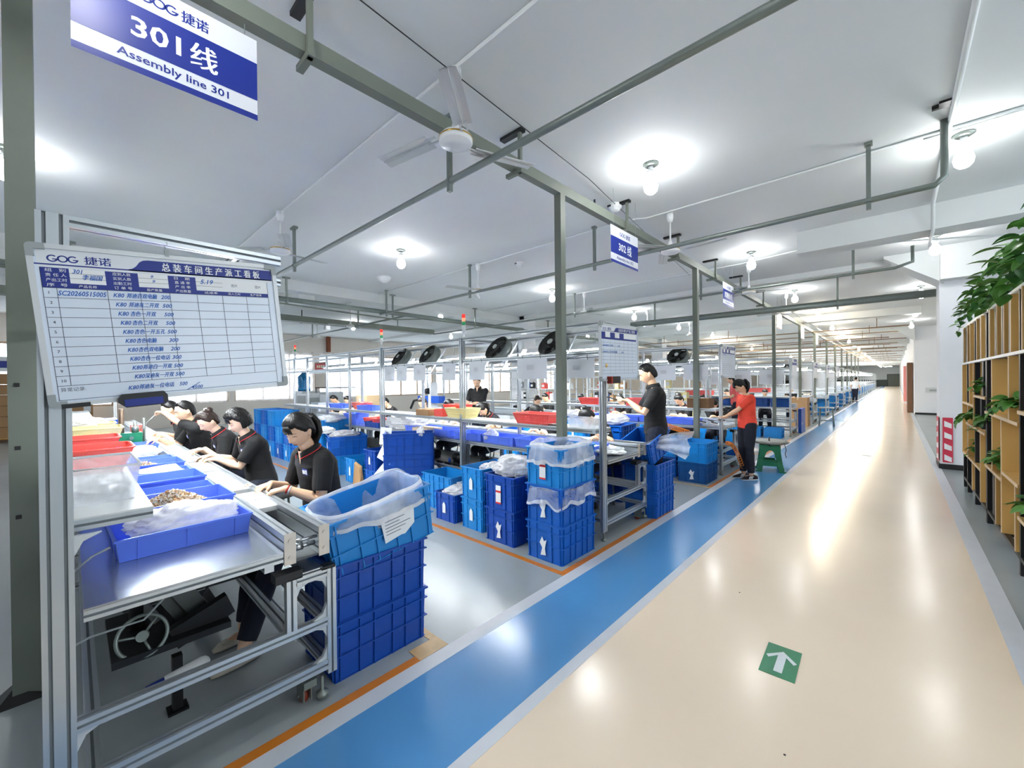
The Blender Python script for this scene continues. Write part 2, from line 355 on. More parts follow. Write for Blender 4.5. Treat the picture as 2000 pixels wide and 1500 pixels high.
# sockets, notice, panel on the recess wall
b = MB(); b.box(0, .09, -.012, 0, 0, .06); b.box(.025, .065, -.014, -.012, .02, .04, 1); tag(b.build('wall_socket', [WMETAL, BLACKP], None, (.92, 10.39, .22)), 'small white wall socket low on the white end wall behind the shelf', 'socket')
t = thing('wall_panel', 'pale panel with a small printed notice strip on the recess wall', 'panel', (.95, 25.18, .95))
b = MB(); b.box(0, .75, -.02, 0, 0, .22); b.build('panel_board', WMETAL, t)
b = MB(); b.box(.12, .6, -.022, -.02, .06, .14); b.build('faded_print', GREYP, t)
b = MB(); b.box(0, .16, -.03, 0, 0, .38); tag(b.build('switch_box', GREYP, None, (1.9, 25.19, 1.3)), 'grey switch box on the recess wall near its right edge', 'switch')
b = MB(); b.box(0, .18, 0, 1.5, 0, 2.3); b.box(-.006, 0, .1, 1.4, 1.2, 2.2, 1); tag(b.build('display_board', [mat('brown_frame', '#6d4d33', .6), mat('brown_poster', '#8d7a62', .6)], None, (.4, 26.2, 0)), 'tall brown display board standing at the right edge of the walkway past the recess', 'board')
b = MB(); b.box(0, .2, 0, .9, .1, 2.35); tag(b.build('pink_curtain', mat('pink_wall_banner', '#eb9b95', .7), None, (.38, 36, 0)), 'pink vertical banner on the right side of the far walkway', 'banner')
# ================================================================ CEILING SERVICES
def bulb_light(warm=False):
    t = thing('bulb_lamp', '', 'lamp', (0, 0, CEIL))
    b = MB(); b.lathe([(.0, 0), (.075, 0), (.08, -.012), (.05, -.03), (.0, -.03)], n=20); b.build('ceiling_plate', PIPE, t)
    b = MB(); b.cyl((0, 0, -.03), (0, 0, -.075), .028, .024, 14); b.lathe([(.0, -.074), (.042, -.074), (.045, -.1), (.03, -.125), (0, -.125)], n=16); b.build('lamp_socket', WHITE, t)
    b = MB(); b.lathe([(.0, -.12), (.026, -.125), (.034, -.15), (.062, -.19), (.072, -.235), (.062, -.28), (.036, -.308), (0, -.316)], n=18); b.build('bulb', GLOWW if warm else GLOW, t)
    return t
BC = bulb_light(); BWm = bulb_light(True); first = {0: True, 1: True}
rows = {.47: [5.65, 9.35, 14.2, 18.3, 22.4], -1.85: [.05, 4.13, 8.2, 12.5], -6.1: [-4.5, -.4, 3.82, 8.0, 12.3, 16, 20], -10.2: [-4.5, -.4, 3.68, 7.75, 12, 16], -14.4: [-2, 2.5, 7, 11.5, 16]}
def rowname(x): return {.47: 'row over the walkway edge', -1.85: 'row over the blue lane', -6.1: 'row over the benches', -10.2: 'row near the big pipe', -14.4: 'leftmost row'}[x]
for x, yy in rows.items():
    for k, y in enumerate(yy):
        lb = 'glowing round ceiling bulb, %s from the camera in the %s' % (ORD[k], rowname(x))
        src = BC
        if first[0]: first[0] = False; src.location = (x, y, CEIL); src['label'] = lb; src['group'] = 'bare ceiling bulbs'
        else: dup(src, (x, y, CEIL), 0, lb, 'bare ceiling bulbs')
far = [(-1.85, 16.8+4.1*k) for k in range(21)] + [(-7, 24+7*k) for k in range(7)] + [(-13, 24+8*k) for k in range(5)]
for k, (x, y) in enumerate(far):
    lb = 'warm bulb in the distant part of the ceiling'
    if k == 0: BWm.location = (x, y, CEIL); BWm['label'] = lb; BWm['group'] = 'far warm ceiling bulbs'
    else: dup(BWm, (x, y, CEIL), 0, lb, 'far warm ceiling bulbs')
for x, y in ((2.6, 1.5), (2.6, 6), (.47, 1.2), (-1.85, -4), (.47, -3.2), (2.2, 14), (2.2, 20)):  # out-of-view bulbs added to raise the general light
    dup(BC, (x, y, CEIL), 0, 'added unseen fill bulb beside or behind the camera', 'added fill bulbs beside and behind the camera')
def fan():
    t = thing('ceiling_fan', '', 'fan', (0, 0, CEIL))
    b = MB(); b.lathe([(.0, 0), (.042, 0), (.045, -.07), (.03, -.13), (0, -.13)], n=18); b.build('canopy', WHITE, t)
    b = MB(); b.cyl((0, 0, -.12), (0, 0, -.44), .011, n=10); b.lathe([(0, -.38), (.022, -.385), (.03, -.43), (.03, -.47), (0, -.47)], n=14); b.build('down_rod', WHITE, t)
    b = MB(); b.lathe([(0, -.45), (.05, -.455), (.1, -.475), (.118, -.495), (.12, -.53), (.112, -.542), (.088, -.546), (.084, -.552), (.03, -.553), (0, -.552)], n=40); b.build('motor', WHITE, t)
    b = MB(); b.lathe([(.1195, -.498), (.123, -.504), (.1205, -.51)], n=32); b.build('gold_ring', mat('gold_band', '#b9974f', .3, .8), t)
    for k in range(3):
        a = k*2*PI/3
        b = MB(); b.T = rotz(a) @ Matrix.Rotation(math.radians(9), 4, 'X')
        for sy in (-.035, .035): b.cbox((.15, sy*.6, -.515), (.1, .014, .006), 0)
        g = []
        for i in range(7):
            x = .17+.5*i/6; w = .062 if i < 6 else .05
            g.append([(x, y, -.515+z) for y, z in ((-w, .0), (-w*.35, .008), (-.006, .008), (0, .0), (.006, .008), (w*.35, .008), (w, 0))])
        b.sheet(g, 0, False); bot = [[(p[0], p[1], p[2]-.004) for p in r] for r in g]; b.sheet(bot, 0, False)
        b.cbox((.4175, -.062, -.517), (.505, .003, .005)); b.cbox((.4175, .062, -.517), (.505, .003, .005))
        b.build('blade', mat('fan_blade_metal', '#c6cac8', .35, .5, .06, 4), t)
    return t
FN = fan(); k = 0
fl_ = [(-2.3, 1.9, 1.22, 'nearest ceiling fan with white motor beside the grey overhead beam'), (-2.2, 5.5, 2.0, 'ceiling fan with white motor behind the hanging 302 sign'), (-2.12, 9.2, 2.4, 'small ceiling fan beside the grey beam just behind the third hanging sign'), (-5.84, 1.87, 1.72, 'ceiling fan above the upper right corner of the near whiteboard'),
    (-5.8, 5.3, 2.3, 'ceiling fan hanging left of the first tall grey post'), (-5.8, 8.95, 1.2, 'ceiling fan between the first and second tall grey posts'), (-12.1, 5.8, .4, 'distant ceiling fan left of the middle signal tower'), (-9.2, 12.4, .9, 'distant ceiling fan behind the thick grey pipe end'),
    (-2.1, 12.9, 1.0, 'far ceiling fan, fourth along the grey overhead beam'), (-5.8, 12.6, .5, 'far ceiling fan over the fourth bench row'), (-15.6, 6.2, .3, 'distant ceiling fan near the windows'), (-5.8, 16.3, 1.9, 'farthest small ceiling fan over the benches')]
for i, (x, y, a, lb) in enumerate(fl_):
    if i == 0: FN.location = (x, y, CEIL); FN.rotation_euler = (0, 0, a); tag(FN, lb, None, 'ceiling fans')
    else: dup(FN, (x, y, CEIL), a, lb, 'ceiling fans')
# grey gantry carrying the signs
t = thing('overhead_frame', 'long grey steel overhead beam on tall posts along the blue lane', 'frame', (-2.5, 0, 0))
b = MB(); b.box(-.04, .04, -3, 62, 3.5, 3.6); b.build('beam', STEELG, t)
for y in (3.42, 7.32, 13.53, 17.83, 21.53, 25.73, 29.63, 33.53, 37.5, 41.5, 45.5, 49.5):
    b = MB(); b.box(-.04, .04, y-.04, y+.04, 0, 3.5); b.box(-.09, .09, y-.09, y+.09, 0, .012); b.build('post', STEELG, t)
for y in (.95, 2.75, 4.75, 6.4, 8.2, 9.9, 12):
    b = MB(); b.box(-.16, .1, y-.03, y+.03, CEIL-.03, CEIL-.002, 1); b.box(.045, .075, y-.015, y+.015, 3.46, CEIL-.02); b.box(-.1, .09, y-.02, y+.02, 3.46, 3.495)
    b.build('bracket', [STEELG, BLACKM], t)
t = thing('grey_column', 'grey painted steel column behind the near left aluminium post', 'column', (-3.3, -.17, 0))
b = MB(); b.box(-.05, .05, -.05, .05, .0, CEIL); b.build('shaft', STEELG, t)
b = MB(); b.add([(-.08, -.11, 0), (.08, -.11, 0), (.08, .08, 0), (-.08, .08, 0), (-.03, -.05, .07), (.03, -.05, .07)], [(0, 1, 5, 4), (1, 2, 5), (3, 0, 4), (2, 3, 4, 5), (3, 2, 1, 0)]); b.build('foot', BLACKM, t)
for z in (1.28, .93, 1.6): b = MB(); b.box(.05, .052, -.03, -.01, z, z+.02); b.build('hole_plug', BLACKP, t)
# pipes
def pipe(name, label, pts, r, m, hangers=(), group=None, hz=CEIL, elbows=()):
    t = thing(name, label, 'pipe', pts[0], 0, group); o = Vector(pts[0])
    b = MB(); b.tube([Vector(p)-o for p in pts], r, 12); b.build('pipe_run', m, t)
    for h in hangers:
        h = Vector(h)-o; d = (Vector(pts[1])-Vector(pts[0])).normalized(); top = hz-o.z
        b = MB(); q = .5*.036
        b.box(h.x+.0-q, h.x+q, h.y-q, h.y+q, h.z-r-.06, top-.02)
        b.box(h.x-.03-(abs(d.x) > .5)*.04, h.x+.03+(abs(d.x) > .5)*.04, h.y-.03-(abs(d.y) > .5)*.04, h.y+.03+(abs(d.y) > .5)*.04, top-.03, top)
        b.tube([h-d*.02, h+d*.02], r+.006, 12)
        b.build('hanger', PIPE, t)
    return t
pipe('sprinkler_pipe', 'thin grey sprinkler pipe crossing the ceiling nearest the camera', [(4.4, 2.2, 3.3), (-9.3, 2.2, 3.3)], .027, PIPE, [(-2.75, 2.2, 3.3), (-6.3, 2.2, 3.3), (1.6, 2.2, 3.3)])
pipe('sprinkler_pipe', 'thin grey sprinkler pipe passing behind the hanging 302 sign', [(.32, 5.22, CEIL), (.32, 5.22, 3.36), (.26, 5.22, 3.3), (.0, 5.22, 3.3), (-9.3, 5.22, 3.3)], .027, PIPE, [(-.18, 5.22, 3.3), (-3.2, 5.22, 3.3), (-5.95, 5.22, 3.3), (-9.0, 5.22, 3.3)])
pipe('sprinkler_pipe', 'thin grey sprinkler pipe passing behind the third hanging sign', [(.2, 8.8, 3.62), (.2, 8.8, 3.38), (0, 8.8, 3.32), (-12, 8.8, 3.32)], .024, PIPE, [(-.5, 8.8, 3.32), (-2.9, 8.8, 3.32), (-6, 8.8, 3.32)])
pipe('drain_pipe', 'thick dull grey pipe crossing above the fourth bench row', [(.6, 11.3, 3.22), (-5.2, 11.1, 3.22), (-5.6, 11.1, 3.22)], .075, PIPE, [(-.9, 11.25, 3.22), (-4.9, 11.12, 3.22)], elbows=1)
pipe('main_pipe', 'long thick grey pipe running above the far ends of the benches', [(-9.35, -6.8, 3.38), (-9.35, 24, 3.38)], .055, PIPE, [(-9.35, 0, 3.38), (-9.35, 3.1, 3.38), (-9.35, 5.6, 3.38), (-9.35, 8.4, 3.38), (-9.35, 12, 3.38)])
pipe('cable_conduit', 'thin dark conduit sagging beside the long thick grey pipe', [(-9.2, -5, 3.3), (-9.2, 1.5, 3.3), (-9.2, 3.6, 3.24), (-9.2, 5.6, 3.2), (-9.2, 6.4, 3.3), (-9.2, 14, 3.3)], .018, STEELG)
for x, y0, lb in ((-12.5, 2.1, 'left of the long thick pipe, nearest the camera'), (-12.5, 6, 'left of the long thick pipe, behind the middle signal tower')):
    pipe('sprinkler_pipe', 'branch sprinkler pipe '+lb, [(-9.4, y0, 3.36), (-18.5, y0, 3.36)], .024, PIPE, [(-12, y0, 3.36), (-15.5, y0, 3.36)])
b = MB(); b.box(-13.2, -12.9, -2, 9.5, 3.45, 3.62); tag(b.build('cable_tray', STEELG, None), 'grey cable tray under the ceiling in the far left bay', 'tray')
b = MB(); b.cyl((-13.05, 2, 3.6), (-13.05, 2, CEIL), .02); b.cyl((-13.05, 8, 3.6), (-13.05, 8, CEIL), .02); b.build('tray_hanger', PIPE, bpy.data.objects['cable_tray'])
def conduit(label, pts, r=.011): pipe('ceiling_conduit', label, pts, r, WPIPE)
zc = CEIL-.012
conduit('white ceiling conduit feeding the nearest ceiling fan', [(1.6, 1.88, zc), (-16, 1.88, zc)])
conduit('white ceiling conduit feeding the fan behind the 302 sign', [(4.4, 5.4, zc), (-2.5, 5.43, zc), (-2.62, 5.35, zc), (-3.0, 5.3, zc), (-12, 5.3, zc)])
conduit('white ceiling conduit crossing behind the third hanging sign', [(1.2, 8.6, 3.5), (-1.05, 8.6, zc), (-2.2, 8.86, zc), (-12, 8.86, zc)])
conduit('thick white conduit running along the ceiling above the walkway', [(.36, .5, zc-.01), (.36, 5.4, zc-.01), (.36, 7.5, zc-.02), (.36, 7.6, 3.5), (.36, 8.05, 3.49), (.4, 8.2, zc), (.44, 10.0, zc)], .02)
conduit('second white conduit crossing the ceiling beside the first above the walkway', [(4.4, 5.48, zc), (.2, 5.48, zc)], .009)
b = MB(); b.box(-.06, .02, -.05, .05, -.02, 0); b.box(-.1, -.06, -.015, .015, -.035, -.005); tag(b.build('junction_plate', BLACKM, None, (.33, 4.9, CEIL)), 'small black clamp beside the thick white ceiling conduit', 'clamp')
conduit('thin black cable strung along the ceiling beside the grey beam', [(-2.05, -2, zc), (-2.45, 3.9, zc-.02), (-3.2, 9, zc)], .004)
bpy.data.objects[[o.name for o in COL.objects if o.get('label', '').startswith('thin black cable')][0]].children[0].data.materials[0] = BLACKP
conduit('long white conduit along the walkway ceiling far away', [(-2.3, 14, zc-.2), (-2.3, 60, zc-.2)], .02)
bp_ = MB(); bp_.tube([(0, 0, 0), (-19, 0, 0)], .02, 8)
proto = thing('far_pipe', 'one of the brownish pipes crossing the distant ceiling', 'pipe', (.4, 20.6, 3.5), 0, 'distant crossing pipes')
bp_.build('pipe_run', mat('brownish_pipe', '#8f7150', .5, .1), proto)
h = MB()
for x in (-.9, -3.2, -6, -9, -12): h.box(x-.01, x+.01, -.01, .01, .02, .35)
h.build('hanger', M['brownish_pipe'], proto)
for k in range(1, 20): dup(proto, (.4-.3*(k % 3), 20.6+2.1*k+(k % 2)*.5, 3.42+.1*(k % 2)), 0)
# detectors, emergency lamps, cameras
def detector(x, y, lb, dark=False):
    t = thing('smoke_detector', lb, 'detector', (x, y, CEIL)); b = MB(); b.lathe([(0, 0), (.075, 0), (.08, -.02), (.08, -.05), (.06, -.055), (.06, -.075), (.045, -.095), (0, -.1)], n=24); b.build('housing', WHITE, t)
    b = MB(); b.box(-.07, -.02, -.082, -.078, -.045, -.02); b.build('window', BLACKP, t)
detector(-5.15, 5.78, 'round white smoke detector right of the left ceiling fan, above the benches')
detector(-2.6, 4.75, 'round white smoke detector above the 302 sign')
t = thing('ceiling_camera', 'black clip-on unit under the ceiling beside the detector over the 302 sign', 'camera', (-2.72, 4.45, CEIL)); b = MB(); b.cbox((0, 0, -.1), (.09, .05, .07), 0, Matrix.Rotation(.5, 3, 'Y')); b.cyl((0, 0, 0), (0, 0, -.08), .012); b.build('housing', BLACKP, t); b = MB(); b.cyl((.0, -.03, -.1), (0, -.045, -.1), .02); b.build('lens', GREYP, t)
b = MB(); b.lathe([(0, 0), (.14, 0), (.15, -.03), (.11, -.09), (.05, -.13), (0, -.135)], n=24); tag(b.build('dome_lamp', WHITE, None, (-7.88, 4.52, CEIL)), 'shallow white dome lamp under the ceiling left of the big bulb halo', 'lamp')
b = MB(); b.cyl((0, 0, 0), (0, 0, -.25), .015); b.cbox((0, 0, -.32), (.1, .1, .16), 0, Matrix.Rotation(.3, 3, 'X')); tag(b.build('spot_lamp', BLACKP, None, (-13.2, 4.8, CEIL)), 'small black spotlight hanging from the ceiling right of the near whiteboard', 'lamp')
b = MB(); b.cyl((0, 0, 0), (0, 0, -.12), .02); b.cbox((0, 0, -.2), (.16, .16, .16)); tag(b.build('router_box', WHITE, None, (-15.2, 6.4, CEIL)), 'small white box hanging from the ceiling near the windows', 'box')
b = MB(); b.box(-.02, .02, -.25, .25, -.05, -.005); tag(b.build('ceiling_slot', GREYP, None, (1.35, 6.4, CEIL)), 'thin grey slot fitting on the ceiling at the upper right', 'fitting')
# ================================================================ SIGNS AND BOARDS
def logo(mb, x, y, h, m, T=None):
    # G O G drawn as three linked rings
    def arc(cx, cy, rx, ry, a0, a1, w, n=18):
        vs, fs = [], []
        for i in range(n+1):
            a = math.radians(a0+(a1-a0)*i/n)
            vs += [(cx+math.cos(a)*rx, cy+math.sin(a)*ry, .0006), (cx+math.cos(a)*(rx-w), cy+math.sin(a)*(ry-w*.8), .0006)]
        fs = [(2*i, 2*i+1, 2*i+3, 2*i+2) for i in range(n)]; mb.add(vs, fs, m)
    r = h/2; w = h*.2; st = h*1.02
    for k in (0, 1, 2):
        cx = x+r*1.15+k*st; cy = y+r
        if k == 1: arc(cx, cy, r*1.12, r, 0, 360, w)
        else:
            arc(cx, cy, r*1.12, r, 45, 345, w); mb.add([(cx, cy-r*.02, .0006), (cx+r*1.12, cy-r*.02, .0006), (cx+r*1.12, cy-r*.3, .0006), (cx, cy-r*.3, .0006)], [(0, 1, 2, 3)], m)
    return x+3*st+.1*h
def hanging_sign(label, X, Y, z, w, h, title, sub, title_only=False):
    t = thing('hanging_sign', label, 'sign', (X, Y, z), 0, 'blue and white line signs')
    b = MB(); b.box(-.004, 0, 0, w, 0, h); b.build('panel', mat('sign_white', '#dfe3ea', .3, 0, .01), t)
    b = MB(); b.T = FACEX
    for z0, z1 in ((0, .072), (.25, .712)): b.add([(0, z0*h, .0008), (w, z0*h, .0008), (w, z1*h, .0008), (0, z1*h, .0008)], [(0, 1, 2, 3)])
    b.build('blue_band', NAVY2, t, recalc=False)
    b = MB(); b.T = FACEX
    text(b, title, w*.5 if title_only else w*.27, h*.385, h*.2, w*(.72 if title_only else .26), .0014, align='C' if title_only else 'L', bold=.02)
    if not title_only: text(b, '线', w*.585, h*.36, h*.22, w*.155, .0014, bold=.025)
    if b.v: b.build('title_lettering', PAPER, t, recalc=False)
    b = MB(); b.T = FACEX
    text(b, sub, w*.2, h*.125, h*.085, w*.61, .0012, bold=.015)
    x1 = logo(b, w*.31, h*.79, h*.105, 0); text(b, '捷诺', w*.535, h*.79, h*.1, w*.155, .0008, bold=.02)
    b.build('small_lettering', NAVY2, t, recalc=False)
    b = MB(); b.T = FACEX
    b = MB(); b.cyl((-.002, w*.1, h), (-.002, w*.1, CEIL-z), .0022, n=5); b.cyl((-.002, w*.92, h), (-.002, w*.92, CEIL-z), .0022, n=5); b.build('hanging_wire', GREYP, t)
hanging_sign('large blue and white hanging sign reading 301, cut by the top of the picture', -2.5, .013, 3.015, .684, .428, '301', 'Assembly line 301')
hanging_sign('blue and white hanging sign reading 302 beside the first tall grey post', -2.4, 4.27, 2.99, .684, .428, '302', 'Assembly line 302')
hanging_sign('third blue and white hanging sign, only Chinese lettering, beside the second tall grey post', -2.32, 8.22, 2.99, .684, .428, '双胞胎线', 'Assembly line', True)
for k, (y, lb) in enumerate(((13.1, 'fourth hanging sign, small and pale, in front of the third tall grey post'), (17.0, 'fifth hanging sign, tiny, before the fourth tall grey post'), (20.6, 'sixth hanging sign, tiny, farthest down the row'))):
    hanging_sign(lb, -2.35, y, 2.99, .684, .428, '', 'Assembly line', True)
t = thing('hanging_sign', 'wide blue and white hanging banner far away left of the grey column', 'sign', (-18.8, -3.2, 2.05))
b = MB(); b.box(0, .02, 0, 2.4, 0, .42); b.build('panel', PAPER, t)
b = MB(); b.T = FACEX; b.add([(0, .1, .021), (2.4, .1, .021), (2.4, .3, .021), (0, .3, .021)], [(0, 1, 2, 3)]); b.build('blue_band', NAVY2, t, recalc=False)
b = MB(); b.cyl((.01, .2, .42), (.01, .2, CEIL-2.05), .006, n=6); b.cyl((.01, 2.2, .42), (.01, 2.2, CEIL-2.05), .006, n=6); b.build('hanging_wire', GREYP, t)

def whiteboard(label, X, Y, Z, w, h, tilt, entries, near, eraser='right', sq=0):
    # local: x right (=+Y), y down fraction -> z ; origin at the top left corner
    t = thing('whiteboard', label, 'whiteboard', (X, Y, Z), 0, 'production whiteboards'); t.rotation_euler = (tilt, 0, 0)
    b = MB(); b.box(-.012, 0, .008, w-.008, -h+.008, -.008); b.build('panel', BOARD, t)
    b = MB(); r = .016
    b.box(-.016, .007, 0, r, -h+.03, -.03); b.box(-.016, .007, w-r, w, -h+.03, -.03); b.box(-.016, .007, .03, w-.03, -r, 0); b.box(-.016, .007, .03, w-.03, -h, -h+r)
    b.build('frame', WMETAL, t)
    for cy, cz in ((0, 0), (1, 0), (0, 1), (1, 1)):
        b = MB(); poly = [(0, .012), (.004, .004), (.012, 0), (.045, 0), (.045, .02), (.02, .02), (.02, .045), (0, .045)]
        pts = [((w-p) if cy else p, -(h-q) if cz else -q) for p, q in poly]
        b.T = FACEX; b.prism(pts, -.018, .01); b.build('corner_cap', GREYP, t)
    P = lambda u, v, z=.0008: (u*w, -v*h, z)
    def quad(b, u0, u1, v0, v1, z=.0008, m=0): b.add([P(u0, v1, z), P(u1, v1, z), P(u1, v0, z), P(u0, v0, z)], [(0, 1, 2, 3)], m)
    b = MB(); b.T = FACEX; quad(b, .03, .97, .03, .142, .0004); b.build('header_strip', BOARDW, t, recalc=False)
    b = MB(); b.T = FACEX
    top = [(.33, .118), (.345, .113), (.36, .095), (.375, .065), (.39, .052), (.41, .048), (.975, .046)]
    b.add([P(u, v) for u, v in top]+[P(.975, .127), P(.33, .127)], [tuple(range(9))][::-1]); b.f[-1] = tuple(reversed(b.f[-1]))
    quad(b, .015, .975, .119, .127)
    z = .0008
    for u0, u1, v0, v1 in ((.036, .125, .142, .265), (.244, .362, .142, .265), (.479, .596, .142, .265), (.125, .244, .233, .265), (.362, .479, .233, .265), (.596, .945, .236, .265)): quad(b, u0, u1, v0, v1)
    b.build('navy_print', NAVY, t, recalc=False)
    for u0, u1 in ((.125, .244), (.362, .479), (.596, .945)): b = MB(); b.T = FACEX; quad(b, u0, u1, .143, .233, .0006); b.build('white_cell', PAPER, t, recalc=False)
    b = MB(); b.T = FACEX
    text(b, '总 装 车 间 生 产 派 工 看 板', w*.46, -h*.11, h*.045, w*.45, .0014, bold=.015)
    if near:
        for i, s in enumerate(('组   别', '责 任 人', '产出工时', '序  号')): text(b, s, w*.05, -h*(.165+.03*i), h*.016, w*.065, .0014)
        for i, s in enumerate(('应到人数', '实到人数', '出勤工时', '订 单 号')): text(b, s, w*.27, -h*(.165+.03*i), h*.016, w*.065, .0014)
        for i, s in enumerate(('日    期', '直 通 率', '产 出 率', '产出数量')): text(b, s, w*.505, -h*(.165+.03*i), h*.016, w*.065, .0014)
        for u, s in ((.15, '产品名称'), (.39, '投产数量'), (.63, '达成率'), (.74, '投入工时'), (.85, '生产效率')): text(b, s, w*u, -h*.257, h*.014, w*.06, .0014)
    b.build('white_lettering', PAPER, t, recalc=False)
    b = MB(); b.T = FACEX; lg = .0016 if near else .002
    cols = (.036, .079, .244, .363, .479, .595, .711, .829, .945)
    rw = [.265+.0605*i for i in range(11)]
    for v in rw: b.add([(cols[0]*w, -v*h-lg/2, z), (cols[-1]*w, -v*h-lg/2, z), (cols[-1]*w, -v*h+lg/2, z), (cols[0]*w, -v*h+lg/2, z)], [(0, 1, 2, 3)])
    for u in cols[1:-1]: b.add([(u*w-lg/2, -rw[-1]*h, z), (u*w+lg/2, -rw[-1]*h, z), (u*w+lg/2, -.265*h, z), (u*w-lg/2, -.265*h, z)], [(0, 1, 2, 3)])
    for u in (cols[0], cols[-1]): b.add([(u*w-lg/2, -.959*h, z), (u*w+lg/2, -.959*h, z), (u*w+lg/2, -.142*h, z), (u*w-lg/2, -.142*h, z)], [(0, 1, 2, 3)])
    b.add([(cols[0]*w, -.959*h-lg/2, z), (cols[-1]*w, -.959*h-lg/2, z), (cols[-1]*w, -.959*h+lg/2, z), (cols[0]*w, -.959*h+lg/2, z)], [(0, 1, 2, 3)])
    if near:
        for i in range(10): text(b, str(i+1), w*.052, -h*(rw[i]+.038), h*.018, None, z, bold=.01)
        text(b, '异常记录:', w*.045, -h*.905, h*.02, w*.08, z); text(b, '图片', w*.76, -h*.195, h*.018, w*.03, z); text(b, '图片', w*.88, -h*.195, h*.018, w*.03, z)
        for u0, u1 in ((.125, .244), (.362, .479), (.596, .717)):
            for v in (.172, .202): b.add([(u0*w, -v*h-lg/3, .001), (u1*w, -v*h-lg/3, .001), (u1*w, -v*h+lg/3, .001), (u0*w, -v*h+lg/3, .001)], [(0, 1, 2, 3)])
    b.build('table_print', INKD, t, recalc=False)
    b = MB(); b.T = FACEX; logo(b, w*.06, -h*.107, h*.043, 0); text(b, '捷诺', w*.18, -h*.105, h*.04, w*.09, .0008, bold=.02); b.build('logo_lettering', NAVY, t, recalc=False)
    b = MB(); b.T = FACEX
    for s, u, v, hh, ww in entries: text(b, s, w*u, -h*v, h*hh, w*ww, .0012, shear=.3, bold=.018)
    if near: b.tube([P(.5, .96, .001), P(.56, .91, .001)], .0012, 4)
    b.build('handwriting', INK, t, recalc=False)
    return t
ent = [('301', .135, .17, .026, .035), ('李福国', .165, .205, .026, .07), ('9', .41, .168, .02, .012), ('9', .415, .2, .02, .012), ('5.19', .615, .185, .032, .06), ('SC20260515005', .08, .31, .03, .16)]
names = ['邦迪百双电脑', '邦迪灰二开双', '杏色一开双', '杏色二开双', '杏色一开五孔', '杏色电脑', '杏色双电脑', '杏色一位电话', '邦迪白一开双', '深迪灰一开双']
qty = ['200', '500', '500', '500', '500', '300', '200', '300', '500', '500']
for i in range(10):
    v = .265+.0605*(i+.72); ent += [('K80', .262+.004*i, v, .027, .04), (names[i], .31+.003*i, v, .026, .0195*len(names[i])), (qty[i], .44+.002*i, v, .026, .04)]
ent += [('K80', .27, .925, .026, .04), ('邦迪灰一位电话', .31, .925, .026, .14), ('500', .47, .925, .026, .035), ('4500', .52, .955, .024, .05)]
wb = whiteboard('large production whiteboard with handwritten order list on the near left post', -2.095, -.104, 2.078, .752, .555, .0907, ent, True)
b = MB(); b.T = FACEX; b.prism([(.02, 0), (0, .02), (.0, .035), (.012, .05), (.13, .05), (.14, .035), (.14, .01), (.13, 0)], 0, .03)
er = b.build('board_eraser', [BLACKP], wb, (0.008, .752*.225, -.578)); er['label'] = 'black eraser on the bottom edge'
b = MB(); b.T = FACEX; b.box(.016, .125, .004, .03, .0305, .034); b.build('blue_pad', NAVY, er)
b = MB(); b.box(.0, .012, .03, .1, -.56, -.545); b.build('black_clip', BLACKP, wb)
b = MB(); b.box(-.004, .012, .36, .372, -.006, .02); b.tube([(.004, .366, .02), (.004, .362, .035), (.004, .372, .04), (.004, .37, .052)], .0015, 5); b.build('hook', GREYP, wb)
ent2 = [('K80杏色三开双', .06, .39, .03, .26), ('20', .42, .39, .03, .07), ('K80灰三开双电脑', .06, .5, .03, .36), ('50', .52, .5, .03, .07)]
wb2 = whiteboard('middle production whiteboard with two handwritten lines, left of the man on his phone', -2.095, 3.5, 2.165, .8, .57, .02, ent2, False)
b = MB(); b.box(0, .05, .12, .3, -.595, -.525); b.box(-.001, .051, .12, .145, -.596, -.524, 1); er2 = b.build('board_eraser', [BLACKP, mat('red_brown', '#a8321f', .5)], wb2)
b = MB(); b.T = FACEX; b.lathe([(0, .002), (.02, .002), (.02, .006), (0, .007)], (.11, -.415, 0), 14); b.build('magnet', mat('gold_magnet', '#c9a868', .4, .2), wb2)
whiteboard('production whiteboard with a blank table, left of the woman in the red T-shirt', -2.095, 7.33, 2.19, .78, .56, 0, [('杏色电脑', .08, .31, .03, .2)], False)
for k, (y, lb) in enumerate(((13.6, 'narrow distant whiteboard on the fourth bench end'), (17.9, 'narrow distant whiteboard on the fifth bench end'), (21.6, 'narrow distant whiteboard on the sixth bench end'), (25.8, 'narrow distant whiteboard on the seventh bench end'))):
    t = thing('whiteboard', lb, 'whiteboard', (-2.095, y, 2.19), 0, 'production whiteboards')
    b = MB(); b.box(-.012, .006, 0, .78, -.56, 0); b.box(.006, .0065, .02, .76, -.54, -.02, 1); b.build('panel', [WMETAL, BOARD], t)
    b = MB(); b.box(.007, .0075, .3, .76, -.1, -.03); b.box(.007, .0075, .03, .74, -.2, -.13); b.build('navy_print', NAVY, t)
